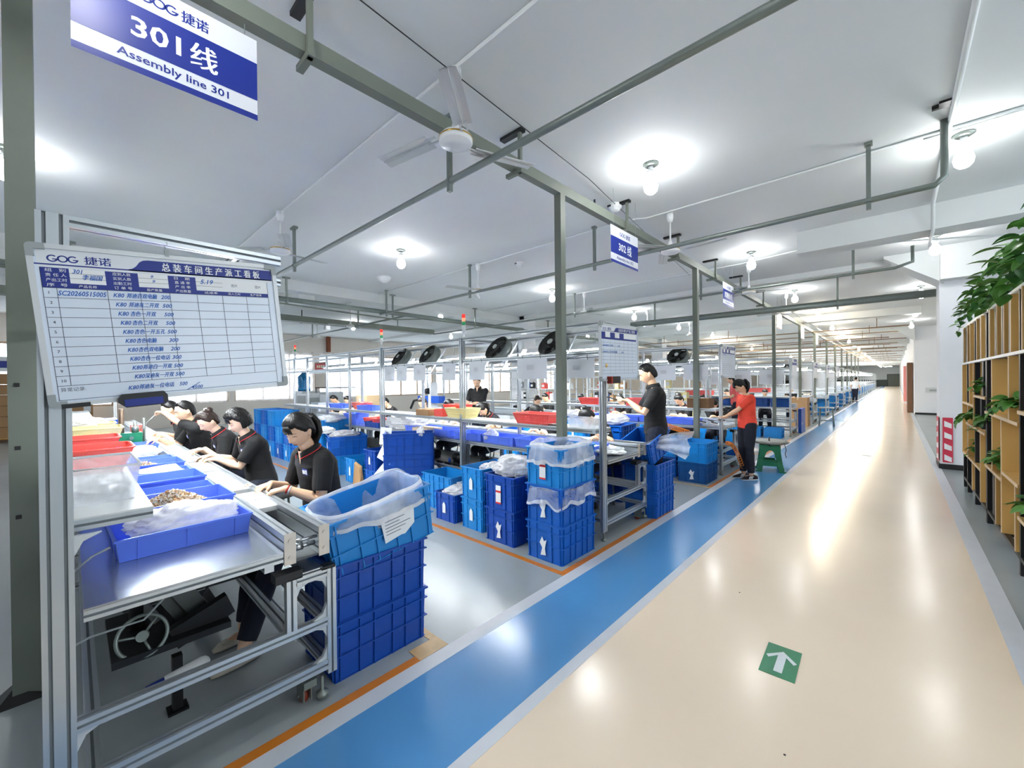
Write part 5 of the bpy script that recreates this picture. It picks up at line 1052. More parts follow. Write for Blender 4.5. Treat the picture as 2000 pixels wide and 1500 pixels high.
# orange coil by the woman in red, hose
t = thing('coil_hose', 'orange spiral air hose sagging beside the woman in red', 'hose', (-2.0, 6.98, .48)); b = MB(); P_ = []
for i in range(150):
    s = i/149; a = i*.75; P_.append((.06+.12*s+.028*math.cos(a), .05+.38*s, .12+.0*s-.26*s*s*1.6+.028*math.sin(a)))
b.tube(P_, .006, 5); b.build('coil', ORANGE, t)
t = thing('coil_hose', 'orange spiral air hose looped at the second tall grey post', 'hose', (-2.55, 6.9, .8)); b = MB(); P_ = []
for i in range(120):
    s = i/119; a = i*.8; P_.append((-.35+.4*s+.035*math.cos(a), .0+.1*s, .04-.12*s+.04*math.sin(a)))
b.tube(P_, .007, 5); b.build('coil', ORANGE, t)
# ================================================================ PEOPLE
def remesh(mb, name, m, vox, smooth_it=4, parent=None, post=None, disp=None):
    me = mb.mesh(name, m); bm = bmesh.new(); bm.from_mesh(me); bmesh.ops.recalc_face_normals(bm, faces=bm.faces); bm.to_mesh(me); bm.free()
    o = bpy.data.objects.new(name, me); TSC.collection.objects.link(o)
    r = o.modifiers.new('r', 'REMESH'); r.mode = 'VOXEL'; r.voxel_size = vox; r.use_smooth_shade = True
    if smooth_it: s = o.modifiers.new('s', 'SMOOTH'); s.iterations = smooth_it; s.factor = .5
    TVL.update()
    me2 = bpy.data.meshes.new_from_object(o.evaluated_get(TVL.depsgraph))
    TSC.collection.objects.unlink(o); COL.objects.link(o); o.modifiers.clear(); o.data = me2; bpy.data.meshes.remove(me); me2.name = name
    if disp:
        nv = len(me2.vertices); co = [0.0]*nv*3; no = [0.0]*nv*3; me2.vertices.foreach_get('co', co); me2.vertices.foreach_get('normal', no)
        for i in range(0, nv*3, 3): co[i:i+3] = disp(Vector(co[i:i+3]), Vector(no[i:i+3]))
        me2.vertices.foreach_set('co', co); me2.update()
    me2.polygons.foreach_set('use_smooth', [True]*len(me2.polygons))
    if not me2.materials: me2.materials.append(m)
    if parent is not None: o.parent = parent
    return o
def gauss(x, s): return math.exp(-(x/s)**2)
def headpt(d, k=1.0):
    # d: unit direction (x right, y front, z up) -> point on a head about .155 x .19 x .225
    x, y, z = d
    px, py, pz = x*.074, y*.093, z*.112
    if z < 0:
        q = (-z)**1.4; px *= 1-.34*q; py *= (1-.12*q)
        if y < 0: py *= 1-.35*q
    else: px *= 1+.04*math.sin(z*PI)
    if y > 0:
        f = y*y
        px *= 1-.05*f
        py -= .006*f*gauss(pz-.005, .03)                       # eye plane
        X = px
        py += .021*f*gauss(X, .0105)*gauss(pz+.028, .014)      # nose tip
        py += .011*f*gauss(X, .008)*gauss(pz+.008, .02)        # bridge
        py += .004*f*gauss(abs(X)-.012, .007)*gauss(pz+.034, .007)
        py += .005*f*gauss(abs(X)-.03, .022)*gauss(pz-.028, .01)   # brow
        py -= .006*f*gauss(abs(X)-.031, .012)*gauss(pz-.008, .011)  # sockets
        py += .0035*f*gauss(abs(X)-.031, .010)*gauss(pz-.004, .006)   # eyelids
        py += .0065*f*gauss(X, .019)*gauss(pz+.058, .007)       # upper lip
        py += .0065*f*gauss(X, .016)*gauss(pz+.070, .006)
        py -= .002*f*gauss(X, .02)*gauss(pz+.0635, .0025)
        py += .007*f*gauss(X, .016)*gauss(pz+.094, .014)        # chin
        py += .003*f*gauss(abs(X)-.045, .018)*gauss(pz+.025, .02)
    return Vector((px, py, pz))
def sphere_dirs(n=56, k=44):
    out = []
    for i in range(k+1):
        t = PI*i/k
        for j in range(n): a = 2*PI*j/n; out.append(Vector((math.sin(t)*math.cos(a), math.sin(t)*math.sin(a), -math.cos(t))))
    fs = [(i*n+j, i*n+(j+1) % n, (i+1)*n+(j+1) % n, (i+1)*n+j) for i in range(k) for j in range(n)]
    return out, fs
def basis(fwd, up=Vector((0, 0, 1))):
    f = fwd.normalized(); r = f.cross(up).normalized(); u = r.cross(f); return r, f, u
def ring_loft(mb, rings, n=20, m=0):
    # rings: (centre, right, fwd, rx, ryf, ryb)
    vs = []
    for c, r, f, rx, rf, rb in rings:
        for j in range(n):
            a = 2*PI*j/n; q = math.sin(a); e = .9
            vs.append(c + r*(abs(math.cos(a))**e*math.copysign(1, math.cos(a))*rx) + f*(q*(rf if q > 0 else rb)))
    k = len(rings)
    fs = [(i*n+j, i*n+(j+1) % n, (i+1)*n+(j+1) % n, (i+1)*n+j) for i in range(k-1) for j in range(n)]+[tuple(reversed(range(n))), tuple((k-1)*n+j for j in range(n))]
    mb.add(vs, fs, m, True)
def ik(sh, tgt, l1, l2, pole):
    d = tgt-sh; L = min(d.length, (l1+l2)*.995); dn = d.normalized(); tgt = sh+dn*L
    a = (l1*l1-l2*l2+L*L)/(2*L); h = math.sqrt(max(0, l1*l1-a*a)); p = (pole-dn*pole.dot(dn)).normalized()
    return sh+dn*a+p*h, tgt
def hand(mb, wrist, dirn, palm_n, side, s=1, grip=.5, lo=False):
    # dirn: along the hand, palm_n: palm normal (facing side), side: +1 thumb towards +cross
    d = dirn.normalized(); n = (palm_n-d*palm_n.dot(d)).normalized(); x = d.cross(n)*side
    mb.tube([wrist, wrist+d*.02*s, wrist+d*.05*s, wrist+d*.078*s], [.024*s, .027*s, .034*s, .033*s], 10, 0, round_=True, ry=1) if lo else None
    if lo: 
        mb.tube([wrist+d*.07*s, wrist+d*.11*s+n*.02*s, wrist+d*.14*s+n*.045*s], [.028*s, .024*s, .014*s], 8, 0, round_=True); return
    # palm as a flattened loft
    vs, rings = [], []
    for t, w, th in ((-.01, .021, .018), (.015, .026, .017), (.045, .036, .015), (.075, .04, .013), (.088, .037, .010)):
        rings.append((wrist+d*t*s, x, n, w*s, th*s, th*s))
    ring_loft(mb, rings, 12)
    fl = (.062, .07, .066, .052)
    for i in range(4):
        off = (i-1.5)*.0195*s; base = wrist+d*(.08-.006*abs(i-1.2))*s - x*off
        L = fl[i]*s; c = grip+.12*i
        p1 = base+(d*math.cos(c*.6)+n*math.sin(c*.6))*L*.45; p2 = p1+(d*math.cos(c*1.5)+n*math.sin(c*1.5))*L*.33; p3 = p2+(d*math.cos(c*2.1)+n*math.sin(c*2.1))*L*.24
        mb.tube([base-d*.02*s, base, p1, p2, p3], [.0095*s, .0095*s, .0086*s, .0078*s, .0068*s], 8, 0, round_=True)
    tb = wrist+d*.022*s+x*.024*s; q = (d*.75+x*.6+n*.35).normalized()
    t1 = tb+q*.036*s; q2 = (d*.85+x*.1+n*.5).normalized(); t2 = t1+q2*.03*s; t3 = t2+(d*.8-x*.2+n*.5).normalized()*.022*s
    mb.tube([tb-q*.012*s, tb, t1, t2, t3], [.014*s, .014*s, .0115*s, .0098*s, .008*s], 8, 0, round_=True)
def person(label, loc, rz, H=1.58, seated=.52, lean=.25, headp=.5, headyaw=0, hands=None, shirt=CLOTH, trousers=None, hair='bun', skin=SKIN, male=False, lod=2, trim=True, badge=True, shoes=BLACKP, feet=None, sleeve=.62, name='person', group=None, roll=0, palm=None, grip=.55, blouse=False, lower=True):
    t = thing(name, label, 'person', loc, rz, group); s = H/1.6; trousers = trousers or CLOTHN
    V = Vector; vox = {3: .0042, 2: .0058, 1: .010, 0: .015}[lod]
    sw = .178*s if male else .158*s
    pel = V((0, 0, (seated+.095) if seated else .90*s))
    ax = V((math.sin(roll)*.5, math.sin(lean), math.cos(lean))).normalized(); r = V((1, 0, 0)); r = (r-ax*r.dot(ax)).normalized(); f = ax.cross(r)
    f = r.cross(ax)*-1 if r.cross(ax).y < 0 else r.cross(ax)
    f = V((0, 1, 0)); f = (f-ax*f.dot(ax)).normalized()
    lean2 = lean+.22 if seated else lean+.08; ax2 = V((0, math.sin(lean2), math.cos(lean2)))
    waist = pel+ax*.14*s; chest = waist+ax*.17*s; sh = chest+ax2*.13*s; neck = sh+ax2*.055*s
    f2 = (V((0, 1, 0))-ax2*ax2.y).normalized()
    hp = headp; hx = V((math.sin(headyaw)*math.sin(hp), math.sin(hp)*math.cos(headyaw), math.cos(hp)))
    ndir = (ax2+hx).normalized(); headc = neck+ndir*.055*s+hx*.085*s+V((0, .012, 0))
    hs = s*.98 if not male else s
    yaw = Matrix.Rotation(-headyaw, 3, 'Z'); hr = yaw @ V((1, 0, 0)); hf = (hr.cross(hx)*-1); hf = hx.cross(hr)
    def HM(p, k=1.0): return headc + (hr*p.x + hf*p.y + hx*p.z)*hs*k
    body = MB()
    ring_loft(body, [(pel-ax*.07*s, r, f, .10*s, .08*s, .09*s), (pel, r, f, .155*s, .10*s, .115*s), (pel+ax*.07*s, r, f, .15*s, .1*s, .105*s), (waist, r, f, .125*s, .095*s, .085*s), (chest, r, f, sw*.9, .105*s, .1*s), (sh-ax2*.05*s, r, f2, sw*.98, .095*s, .1*s), (sh, r, f2, sw*.86, .07*s, .085*s), (neck, r, f2, .055*s, .05*s, .055*s)], 24)
    body.tube([sh, neck, headc-hx*.05*s, headc], [.055*s, .05*s, .047*s, .05*s], 14, 0, round_=True)
    dirs, fs = sphere_dirs(*( (72, 60) if lod >= 2 else (36, 28)))
    body.add([HM(headpt(d)) for d in dirs], fs, 0, True)
    for sx in (-1, 1):   # ears
        body.add([HM(V((sx*(.073+.010*(d.x*sx+.3)+.004*d.y*-1), -.008+.017*d.y+.004*d.z*-1, -.002+.03*d.z))) for d in sphere_dirs(14, 10)[0]], sphere_dirs(14, 10)[1], 0, True)
    # arms
    L1, L2 = (.275*s, .235*s) if male else (.265*s, .225*s)
    hands = hands or [V((-.2, .4, 1)), V((.2, .4, 1))]
    Mi = (Matrix.Translation(Vector(loc)) @ rotz(rz)).inverted(); arms = []
    for sx, tg in zip((-1, 1), hands):
        tg = Mi @ Vector(tg) if tg is not None else V((sx*.2, .02, sh.z-.5))
        S = sh + r*sx*sw*.93 - ax2*.015*s; pole = V((sx*.55, -.35, -1))
        d = tg-S; 
        hdir = V((d.x, d.y, d.z*.2)).normalized() if abs(d.y) > .15 else d.normalized()
        wr = tg - hdir*.10*s
        E, Wp = ik(S, wr, L1, L2, pole)
        body.tube([S-r*sx*.03, S, S+(E-S)*.5, E, E+(Wp-E)*.3, E+(Wp-E)*.75, Wp], [.05*s, .052*s, .043*s, .036*s, .038*s, .028*s, .0235*s], 12, 0, round_=True)
        pn = (palm or V((0, 0, -1))); hand(body, Wp, (hdir+V((-sx*.15, 0, 0))), pn, sx*1, s*.98, grip, lo=lod < 2)
        arms.append((S, E, Wp))
    # legs
    if lower:
        legs = []
        for i, sx in enumerate((-1, 1)):
            hip = pel+r*sx*.085*s-V((0, 0, .02))
            if seated:
                kn = V((sx*.11*s, .42*s, pel.z-.02)); fo = (Mi @ Vector(feet[i])) if feet else V((sx*.12, .42*s, .09)); fo = V((fo.x, fo.y, .085))
                dn = (fo-kn); kn = fo - dn.normalized()*min(dn.length, .42*s) if dn.length > .42*s else kn
                th = kn-hip; kn = hip+th.normalized()*min(th.length, .43*s)
            else:
                fo = V((sx*.075*s, -.02 if sx < 0 else .02, .08)); kn = (hip+fo)/2+V((0, .02, .02))
            legs.append((hip, kn, fo))
            body.tube([hip, hip+(kn-hip)*.4, kn, kn+(fo-kn)*.3, fo], [.088*s, .078*s, .054*s, .052*s, .034*s], 14, 0, round_=True)
            body.tube([fo+V((0, -.02, -.045)), fo+V((sx*.01, .05, -.052)), fo+V((sx*.012, .1, -.06))], [.032, .03, .018], 10, 0, round_=True)
    o = remesh(body, 'body', skin, vox, 3 if lod >= 2 else 2, t)
    # shirt
    sb = MB(); u = .014*s
    hem = pel - ax*.06*s
    ring_loft(sb, [(hem, r, f, .165*s, .12*s, .13*s), (pel+ax*.03*s, r, f, .168*s, .125*s, .13*s), (waist, r, f, .145*s, .118*s, .115*s), (chest-ax*.04*s, r, f, sw*.93+u*.5, .122*s, .115*s), (chest+ax*.06*s, r, f, sw*.98+u, .118*s, .118*s), (sh-ax2*.04*s, r, f2, sw+u*1.2, .1*s, .115*s), (sh+ax2*.004, r, f2, sw*.86+u, .078*s, .098*s), (sh+ax2*.035*s, r, f2, .085*s, .066*s, .075*s), (neck-ax2*.004*s, r, f2, .06*s, .058*s, .064*s)], 28)
    for (S, E, Wp) in arms:
        e = S+(E-S)*sleeve*1.25 if sleeve < .9 else E+(Wp-E)*.75
        if sleeve < .9: sb.tube([S-(E-S)*.02, S+(E-S)*.3, e], [.06*s+u*.4, .058*s+u*.3, .054*s+u*.3], 16, 0, round_=False)
        else: sb.tube([S, E, e], [.062*s, .048*s, .04*s], 14, 0)
        sb.ell(S, (.064*s, .064*s, .064*s), 14, 10)
    def wr(co, n):
        q = noise.noise(co*9+V((rz, 0, 0)))*.006+noise.noise(V((co.x*7, co.y*7, co.z*26)))*.0035
        return co+n*q
    so = remesh(sb, 'polo_shirt' if not blouse else 'shirt', shirt, vox*1.15, 3, t, disp=wr)
    if lower:
        tb = MB()
        ring_loft(tb, [(pel-ax*.085*s, r, f, .11*s, .09*s, .1*s), (pel, r, f, .163*s, .112*s, .124*s), (pel+ax*.06*s, r, f, .155*s, .108*s, .112*s)], 20)
        for hip, kn, fo in legs:
            tb.tube([hip, hip+(kn-hip)*.4, kn, kn+(fo-kn)*.4, kn+(fo-kn)*.93], [.1*s, .092*s, .07*s, .064*s, .052*s], 16, 0, round_=False); tb.ell(kn, (.068*s,)*3, 12, 8); tb.ell(hip, (.1*s,)*3, 12, 8)
        remesh(tb, 'trousers', trousers, max(vox*1.3, .009), 3, t, disp=lambda co, n: co+n*(noise.noise(V((co.x*8, co.y*8, co.z*14)))*.006))
        for i, (hip, kn, fo) in enumerate(legs):
            b = MB(); sx = (-1, 1)[i]; c = fo+V((0, 0, -.085))
            if shoes is BEIGE:
                prof = [(-.08, .03, .06), (-.04, .036, .05), (.03, .041, .036), (.09, .044, .046), (.13, .037, .038), (.165, .018, .02)]
            else: prof = [(-.085, .03, .075), (-.04, .037, .085), (.02, .04, .075), (.07, .043, .06), (.12, .042, .046), (.165, .024, .03)]
            rings = [(c+V((sx*.01, y, h*.5+.002)), V((1, 0, 0)), V((0, 0, 1)), w, h*.5, h*.5) for y, w, h in prof]
            ring_loft(b, rings, 16)
            sho = b.build('shoe', shoes, t)
            if shoes is BEIGE: b = MB(); b.cbox(c+V((sx*.01, .105, .037)), (.045, .035, .008)); b.build('buckle', GREYP, sho)
            else:
                b = MB(); ring_loft(b, [(c+V((sx*.01, y, .012)), V((1, 0, 0)), V((0, 0, 1)), w*1.05, .012, .012) for y, w, h in prof], 16); b.build('sole', PAPER if shoes is SHOEW else RUBBER, sho)
                if shoes is SHOEW:
                    b = MB()
                    for q in (0, .022, .044): 
                        for e in (-1, 1): b.cbox(c+V((sx*.01+e*.041, .01+q, .05)), (.006, .009, .05), 0, Matrix.Rotation(.5, 3, 'X'))
                    b.build('side_stripe', PAPER, sho)
    # collar, placket, badge
    if not blouse and lod >= 1:
        n = 28; rows_ = []
        for k, (q, rr_, dz) in enumerate(((0, .0, .012), (1, .007, .018), (2, .016, -.008), (3, .022, -.02))):
            row = []
            for j in range(n+1):
                a = math.radians(110+320*j/n); p = neck+ax2*(dz+.006)*s+r*math.cos(a)*(.058*s+rr_)+f2*math.sin(a)*(.058*s+rr_)
                e = abs(j/n-.5)*2
                p = p - ax2*.022*e**3 + f2*.012*e**3
                row.append(p)
            rows_.append(row)
        b = MB(); b.sheet(rows_); c = b.build('collar', shirt, t, recalc=False); c.modifiers.new('w', 'SOLIDIFY').thickness = .004
        if trim:
            b = MB(); tr = [p+ax2*.002+(p-neck).normalized()*.003 for p in rows_[3]]; tr0 = [p+(p-neck).normalized()*.0035+ax2*.010 for p in rows_[3]]
            b.sheet([tr, tr0]); c2 = b.build('collar_trim', REDT, c, recalc=False); c2.modifiers.new('w', 'SOLIDIFY').thickness = .002
        b = MB(); p0 = neck+f2*.068*s-ax2*.01*s
        b.add([neck+f2*.062*s+ax2*.012, neck+f2*.062*s+r*.022+ax2*.012, neck+f2*.092*s-ax2*.075*s, neck+f2*.062*s-r*.022+ax2*.012], [(0, 1, 2), (0, 2, 3)]); b.build('neck_opening', skin, t, recalc=False)
    if badge and lod >= 2:
        b = MB(); c = chest+ax*.075*s-r*sw*.42+f*.124*s
        c = chest+ax*.05*s-r*sw*.5+f*.128*s
        bd = MB(); R_ = Matrix((r, f, ax)).transposed(); bd.cbox(c, (.068, .004, .042), 0, R_); bo = bd.build('name_badge', NAVY, t)
        bd = MB(); bd.cbox(c+f*.003+r*.012, (.034, .002, .026), 0, R_); bd.cbox(c+f*.003-r*.02, (.016, .002, .03), 0, R_); bd.build('badge_photo', PAPER, bo)
    # face details
    if lod >= 1:
        def fp_(x, z, out=.001):   # point on the face surface
            best = None
            y = 1
            d = V((x/.072, 0, z/.112)); q = 1-min(.98, d.x*d.x+d.z*d.z); d.y = math.sqrt(q); p = headpt(d.normalized())
            # correct x and z
            for _ in range(4):
                d.x += (x-p.x)/.074; d.z += (z-p.z)/.112; q = max(.02, 1-d.x*d.x-d.z*d.z); d.y = math.sqrt(q); p = headpt(d.normalized())
            return HM(p+V((0, out, 0)))
        b = MB()
        for sx in (-1, 1): b.tube([fp_(sx*x, z, .001) for x, z in ((.018, .0), (.025, .0035), (.033, .0045), (.041, .003), (.047, -.001))], [.0006, .0014, .0018, .0016, .0007], 6)
        b.build('eyelashes', BROW, t)
        b = MB()
        for sx in (-1, 1): b.tube([fp_(sx*x, z, .0012) for x, z in ((.014, .022), (.024, .027), (.036, .028), (.048, .022))], [.0012, .003 if male else .0022, .0028 if male else .002, .0008], 6, ry=.6)
        b.build('eyebrows', BROW, t)
        b = MB(); b.tube([fp_(x, -.0615, .0003) for x in (-.021, -.01, 0, .01, .021)], [.001, .003, .0032, .003, .001], 6, ry=.8); b.tube([fp_(x, -.0675, .0003) for x in (-.018, -.009, 0, .009, .018)], [.001, .0036, .004, .0036, .001], 6, ry=.8); b.build('lips', LIP, t)
    # hair
    hm = HAIRB if hair.endswith('_brown') else HAIR; hstyle = hair.replace('_brown', '')
    dirs, fs = sphere_dirs(*((96, 72) if lod >= 2 else (40, 30)))
    vs = []
    for d in dirs:
        p = headpt(d); 
        line = {'crop': .10, 'bun': -.02, 'pony': -.06, 'bob': -.45, 'cap': -.1}[hstyle]
        az = math.atan2(abs(d.x), d.y)            # 0 front .. pi back
        front = {'crop': .74, 'bun': .68, 'pony': .55, 'bob': .52, 'cap': .5}[hstyle]
        if az < .75: lim = front
        elif az < 1.45: q = (az-.75)/.7; lim = front*(1-q)+(.02 if hstyle != 'crop' else .22)*q
        elif az < 1.75: lim = (.05 if hstyle not in ('bob',) else -.25) if hstyle != 'crop' else .12
        else: q = min(1, (az-1.75)/.5); lim = .02*(1-q)+(-.66 if hstyle != 'crop' else -.6)*q
        if hstyle == 'bob' and az > 1.35: lim = -.55
        lim += .05*noise.noise(V((d.x*9, d.y*9, d.z*3)))
        e = (d.z-lim)/.16; e = max(-1, min(1, e)); e = (e+1)/2; e = e*e*(3-2*e)
        th = {'crop': .010, 'bun': .016, 'pony': .019, 'bob': .026, 'cap': .02}[hstyle]
        if d.z > .2: th += .008*(d.z-.2) if hstyle != 'crop' else .012*(d.z-.2)
        st = noise.noise(V((math.atan2(d.x, d.y-.3)*9, d.z*1.2, 2)))*.0045+noise.noise(V((math.atan2(d.x, d.y-.3)*26, d.z*2, 5)))*.002
        if hstyle == 'bob': st += .008*abs(noise.noise(d*4.5))
        off = -.014*(1-e)+(th+st)*e
        nrm = V((d.x/.074, d.y/.093, d.z/.112)).normalized()
        base = V((d.x*.074, d.y*.093, d.z*.112)) if e > .5 else p
        vs.append(HM(base+nrm*off))
    b = MB(); b.add(vs, fs, 0, True)
    hobj = b.build('hair', hm, t)
    if hstyle in ('pony',):
        for k in range(9 if lod >= 2 else 3):
            a = (k-4)*.008; bq = MB() if k == 0 else bq
            p0 = HM(V((0, -.092, .045))); bk = -hf; bk = V((bk.x, bk.y, 0)).normalized(); dn = V((0, 0, -1)); j = .004*(k % 3)
            pts = [p0+hr*a*.3, p0+bk*.028+hr*a+V((0, 0, .012+j)), p0+bk*(.052+j)+hr*a*1.6+dn*.03, p0+bk*(.05+j)+hr*a*2.2+dn*.10, p0+bk*.035+hr*a*1.8+dn*.165, p0+bk*.02+hr*a+dn*(.205+.01*(k % 3))]
            bq.tube(pts, [.012, .021, .022, .02, .013, .003], 8, round_=False)
        bq.build('ponytail', hm, t); b = MB(); b.tube([HM(V((-.012, -.108, .036))), HM(V((.012, -.108, .036)))], .016, 8); b.build('hair_tie', BLACKP, t)
    if hstyle == 'pony' or hstyle == 'bob':   # fringe strands
        b = MB()
        for k in range(11):
            x = (k-5)*.0115; pts = [headpt(V((x*4, .9, .75)).normalized())+V((0, .012, .012)), headpt(V((x*8, .95, .5)).normalized())+V((0, .013, .002)), headpt(V((x*10, 1, .27+.03*(k % 3))).normalized())+V((0, .008, 0))]
            b.tube([HM(q) for q in pts], [.010, .010, .004], 6, ry=.6)
        b.build('fringe', hm, t)
    if hstyle == 'bun':
        b = MB(); c = HM(V((0, -.075, .095))); n_ = 24; 
        b.add([c+V((d.x*.042, d.y*.038, d.z*.036))*(1+.2*noise.noise(d*4)) for d in sphere_dirs(24, 16)[0]], sphere_dirs(24, 16)[1], 0, True); b.build('hair_bun', hm, t)
        b = MB(); b.tube([HM(V((.0, -.04, .115))), HM(V((.03, -.06, .125))), HM(V((.045, -.09, .1)))], .008, 6); b.build('hair_clip', PAPER, t)
    return t, HM, arms
SHOEW = mat('black_sport_shoe', '#131417', .6)
A = {}
tw = lambda x, y, z: (x, y, z)
# nearest bench: five workers facing the bench (-Y), hands on the conveyor
p1, HM1, ar = person('nearest seated woman in a black polo with ponytail and bangs, working at the near conveyor', (-3.08, 1.27, 0), PI+.12, 1.66, .55, .16, .45, -.3, [(-2.98, .86, .895), (-3.17, .84, .895)], hair='pony', lod=3, shoes=BEIGE, feet=[(-2.75, .66, 0), (-2.98, .72, 0)], grip=.75)
wv = ar[0]
b = MB(); S_, E_, W_ = ar[0]; dd = (W_-E_).normalized()
for k, m_ in ((.0, 0), (.014, 1)):
    c = W_-dd*(.012+k); b.tube([c-dd*.004, c+dd*.004], .029, 16, m_)
b.build('bracelet', [REDT, PAPER], p1)
p2, _, ar2 = person('seated woman with short curly black hair and black polo, second in the near row', (-4.6, 1.28, 0), PI+.1, 1.6, .55, .2, .4, -.15, [(-4.72, .84, .9), (-4.95, .84, .9)], hair='bob', lod=2, feet=[(-4.2, .72, 0), (-4.4, .72, 0)], skin=SKIN2)
p3, _, _ = person('woman with hair pinned up and head bowed over the near conveyor, third in the row', (-5.35, 1.25, 0), PI+.0, 1.58, .55, .3, .6, -.25, [(-5.25, .84, .93), (-5.55, .84, .89)], hair='bun_brown', lod=2, skin=SKIN2)
p4, _, _ = person('young man in a black polo leaning in with his right hand raised to the drill', (-6.35, 1.2, 0), PI-.05, 1.72, .55, .3, .3, -.2, [(-6.9, .6, 1.36), (-6.45, .6, .95)], hair='crop', male=True, lod=2)
p5, _, _ = person('farthest worker of the near row, mostly behind the young man', (-7.4, 1.2, 0), PI, 1.68, .55, .3, .4, .1, [(-7.5, .8, .9), (-7.8, .8, .9)], hair='crop', male=True, lod=1)
for i, (x, y) in enumerate(((-3.0, 1.33), (-4.32, 1.33), (-5.35, 1.3), (-6.35, 1.25), (-7.4, 1.25))):
    t = thing('work_stool', 'black round stool under the %s worker of the near row' % ORD[i], 'stool', (x, y, 0), 0, 'round stools of the near row'); b = MB(); b.lathe([(0, .53), (.15, .53), (.16, .545), (.15, .56), (0, .56)], n=24); b.build('seat', BLACKP, t)
    for k in range(4): a = k*PI/2+.78; b = MB(); b.cyl((.17*math.cos(a), .17*math.sin(a), 0), (.1*math.cos(a), .1*math.sin(a), .53), .011, n=8); b.build('leg', PIPE, t)
# second bench
Yw = 4.86
person('worker in white blouse with brown hair, far left of the second bench', (-6.85, Yw+.05, 0), PI+.25, 1.56, .53, .22, .55, -.1, [(-6.6, 4.5, .9), (-6.9, 4.45, .9)], hair='bun_brown', shirt=CLOTHW, blouse=True, lod=1, badge=False, sleeve=.95)
person('bowed worker with short black hair behind the nearer signal post', (-5.8, Yw, 0), PI, 1.6, .53, .3, .7, 0, [(-5.6, 4.45, .9), (-5.9, 4.42, .9)], hair='crop', lod=1, shirt=CLOTHW, blouse=True, skin=SKIN2)
pb, HMb, _ = person('worker with a pink hair clip bowed behind the pale yellow basket', (-4.85, Yw, 0), PI-.15, 1.58, .53, .36, .85, 0, [(-4.6, 4.38, .92), (-4.4, 4.45, .92)], hair='pony', lod=2)
b = MB(); b.cbox(HMb(Vector((-.02, .02, .137))), (.018, .05, .012)); b.build('hair_clip', mat('pink_clip', '#f0b8b4', .4), pb)
person('worker with black hair bowed behind the red perforated basket', (-3.68, Yw-.05, 0), PI-.1, 1.6, .53, .36, .9, 0, [(-3.75, 4.36, .92), (-3.5, 4.38, .92)], hair='crop', lod=2, male=True, skin=SKIN2)
person('worker bowed low at the walkway end of the second bench, face hidden behind the post', (-2.78, Yw-.02, 0), PI-.3, 1.6, .53, .42, 1.0, 0, [(-2.72, 4.30, .9), (-2.45, 4.36, .9)], hair='bun', lod=2)
for i, (x, y) in enumerate(((-6.85, 4.92), (-5.8, 4.9), (-4.85, 4.9), (-3.68, 4.85), (-2.78, 4.88))):
    o = dup(bpy.data.objects['work_stool'], (x, y, 0), 0, 'black round stool under the %s worker of the second bench' % ORD[i], 'round stools of the second bench'); o.scale = (1, 1, .95)
# standing man with a phone
pm, _, arm_ = person('man in a black polo standing and looking at his phone beside the middle whiteboard', (-2.22, 5.02, 0), PI*.5+.55, 1.76, 0, .0, .42, 0, [(-2.56, 4.74, 1.34), (-2.66, 4.9, 1.34)], hair='crop', male=True, lod=2, trim=False, badge=False, palm=Vector((0, 0, 1)), grip=.5, shoes=BLACKP)
b = MB(); b.cbox((0, 0, 0), (.075, .15, .008), 0); ph = b.build('smartphone', BLACKP, None, (-2.66, 4.74, 1.375)); ph.rotation_euler = (.25, 0, 1.9); tag(ph, 'black smartphone held by the standing man', 'phone')
# woman in red
pr_, _, _ = person('woman in a red T-shirt and dark trousers standing at the third bench end', (-1.75, 7.42, 0), PI*.5+.75, 1.57, 0, .02, .6, .1, [(-2.14, 7.24, .97), (-2.1, 7.38, .99)], hair='pony', shirt=CLOTHR, lod=2, badge=False, trim=False, blouse=True, shoes=SHOEW, trousers=mat('dark_navy_jeans', '#111726', .8))
b = MB(); b.lathe([(0, 0), (.1, .005), (.15, .02), (.145, .022), (.12, .01), (0, .01)], n=20); pl = b.build('cloth_part', PAPER, None, (-2.12, 7.3, .95)); tag(pl, 'white part held by the woman in the red T-shirt', 'part')
# third bench and beyond
Yt = 8.66
person('woman in black polo facing the camera at the third bench, beside the second grey post', (-3.15, Yt, 0), PI-.35, 1.56, .53, .2, .7, 0, [(-3.3, 8.2, .9), (-3.0, 8.2, .9)], hair='bun', lod=1, badge=False)
person('worker bowed low at the third bench beside the woman in red', (-2.6, Yt+.1, 0), PI+.2, 1.56, .53, .4, 1.0, .3, [(-2.55, 8.25, .9), (-2.35, 8.3, .9)], hair='pony', lod=1, badge=False)
person('worker at the third bench behind the middle whiteboard', (-4.5, Yt, 0), PI, 1.56, .53, .3, .8, 0, [(-4.6, 8.2, .9), (-4.3, 8.2, .9)], hair='bun', lod=1, badge=False)
person('man in a black jacket with white stripes standing between the benches, centre left', (-6.9, 6.3, 0), PI+.5, 1.7, 0, .1, .6, 0, [(-7.0, 5.95, 1.1), (-6.8, 5.95, 1.12)], hair='crop', male=True, lod=1, badge=False, trim=False)
person('woman with hair tied up in the lane behind the second bench', (-5.9, 7.0, 0), PI+1.2, 1.56, .5, .2, .5, 0, None and [] or [(-6.2, 6.8, .95), (-6.3, 7.0, .95)], hair='bun_brown', lod=1, badge=False)
q1, _, _ = person('worker far back at the third bench, behind the pink clip worker', (-5.6, Yt, 0), PI+.2, 1.58, .53, .3, .7, 0, [(-5.6, 8.2, .9), (-5.4, 8.2, .9)], hair='crop', lod=0, badge=False)
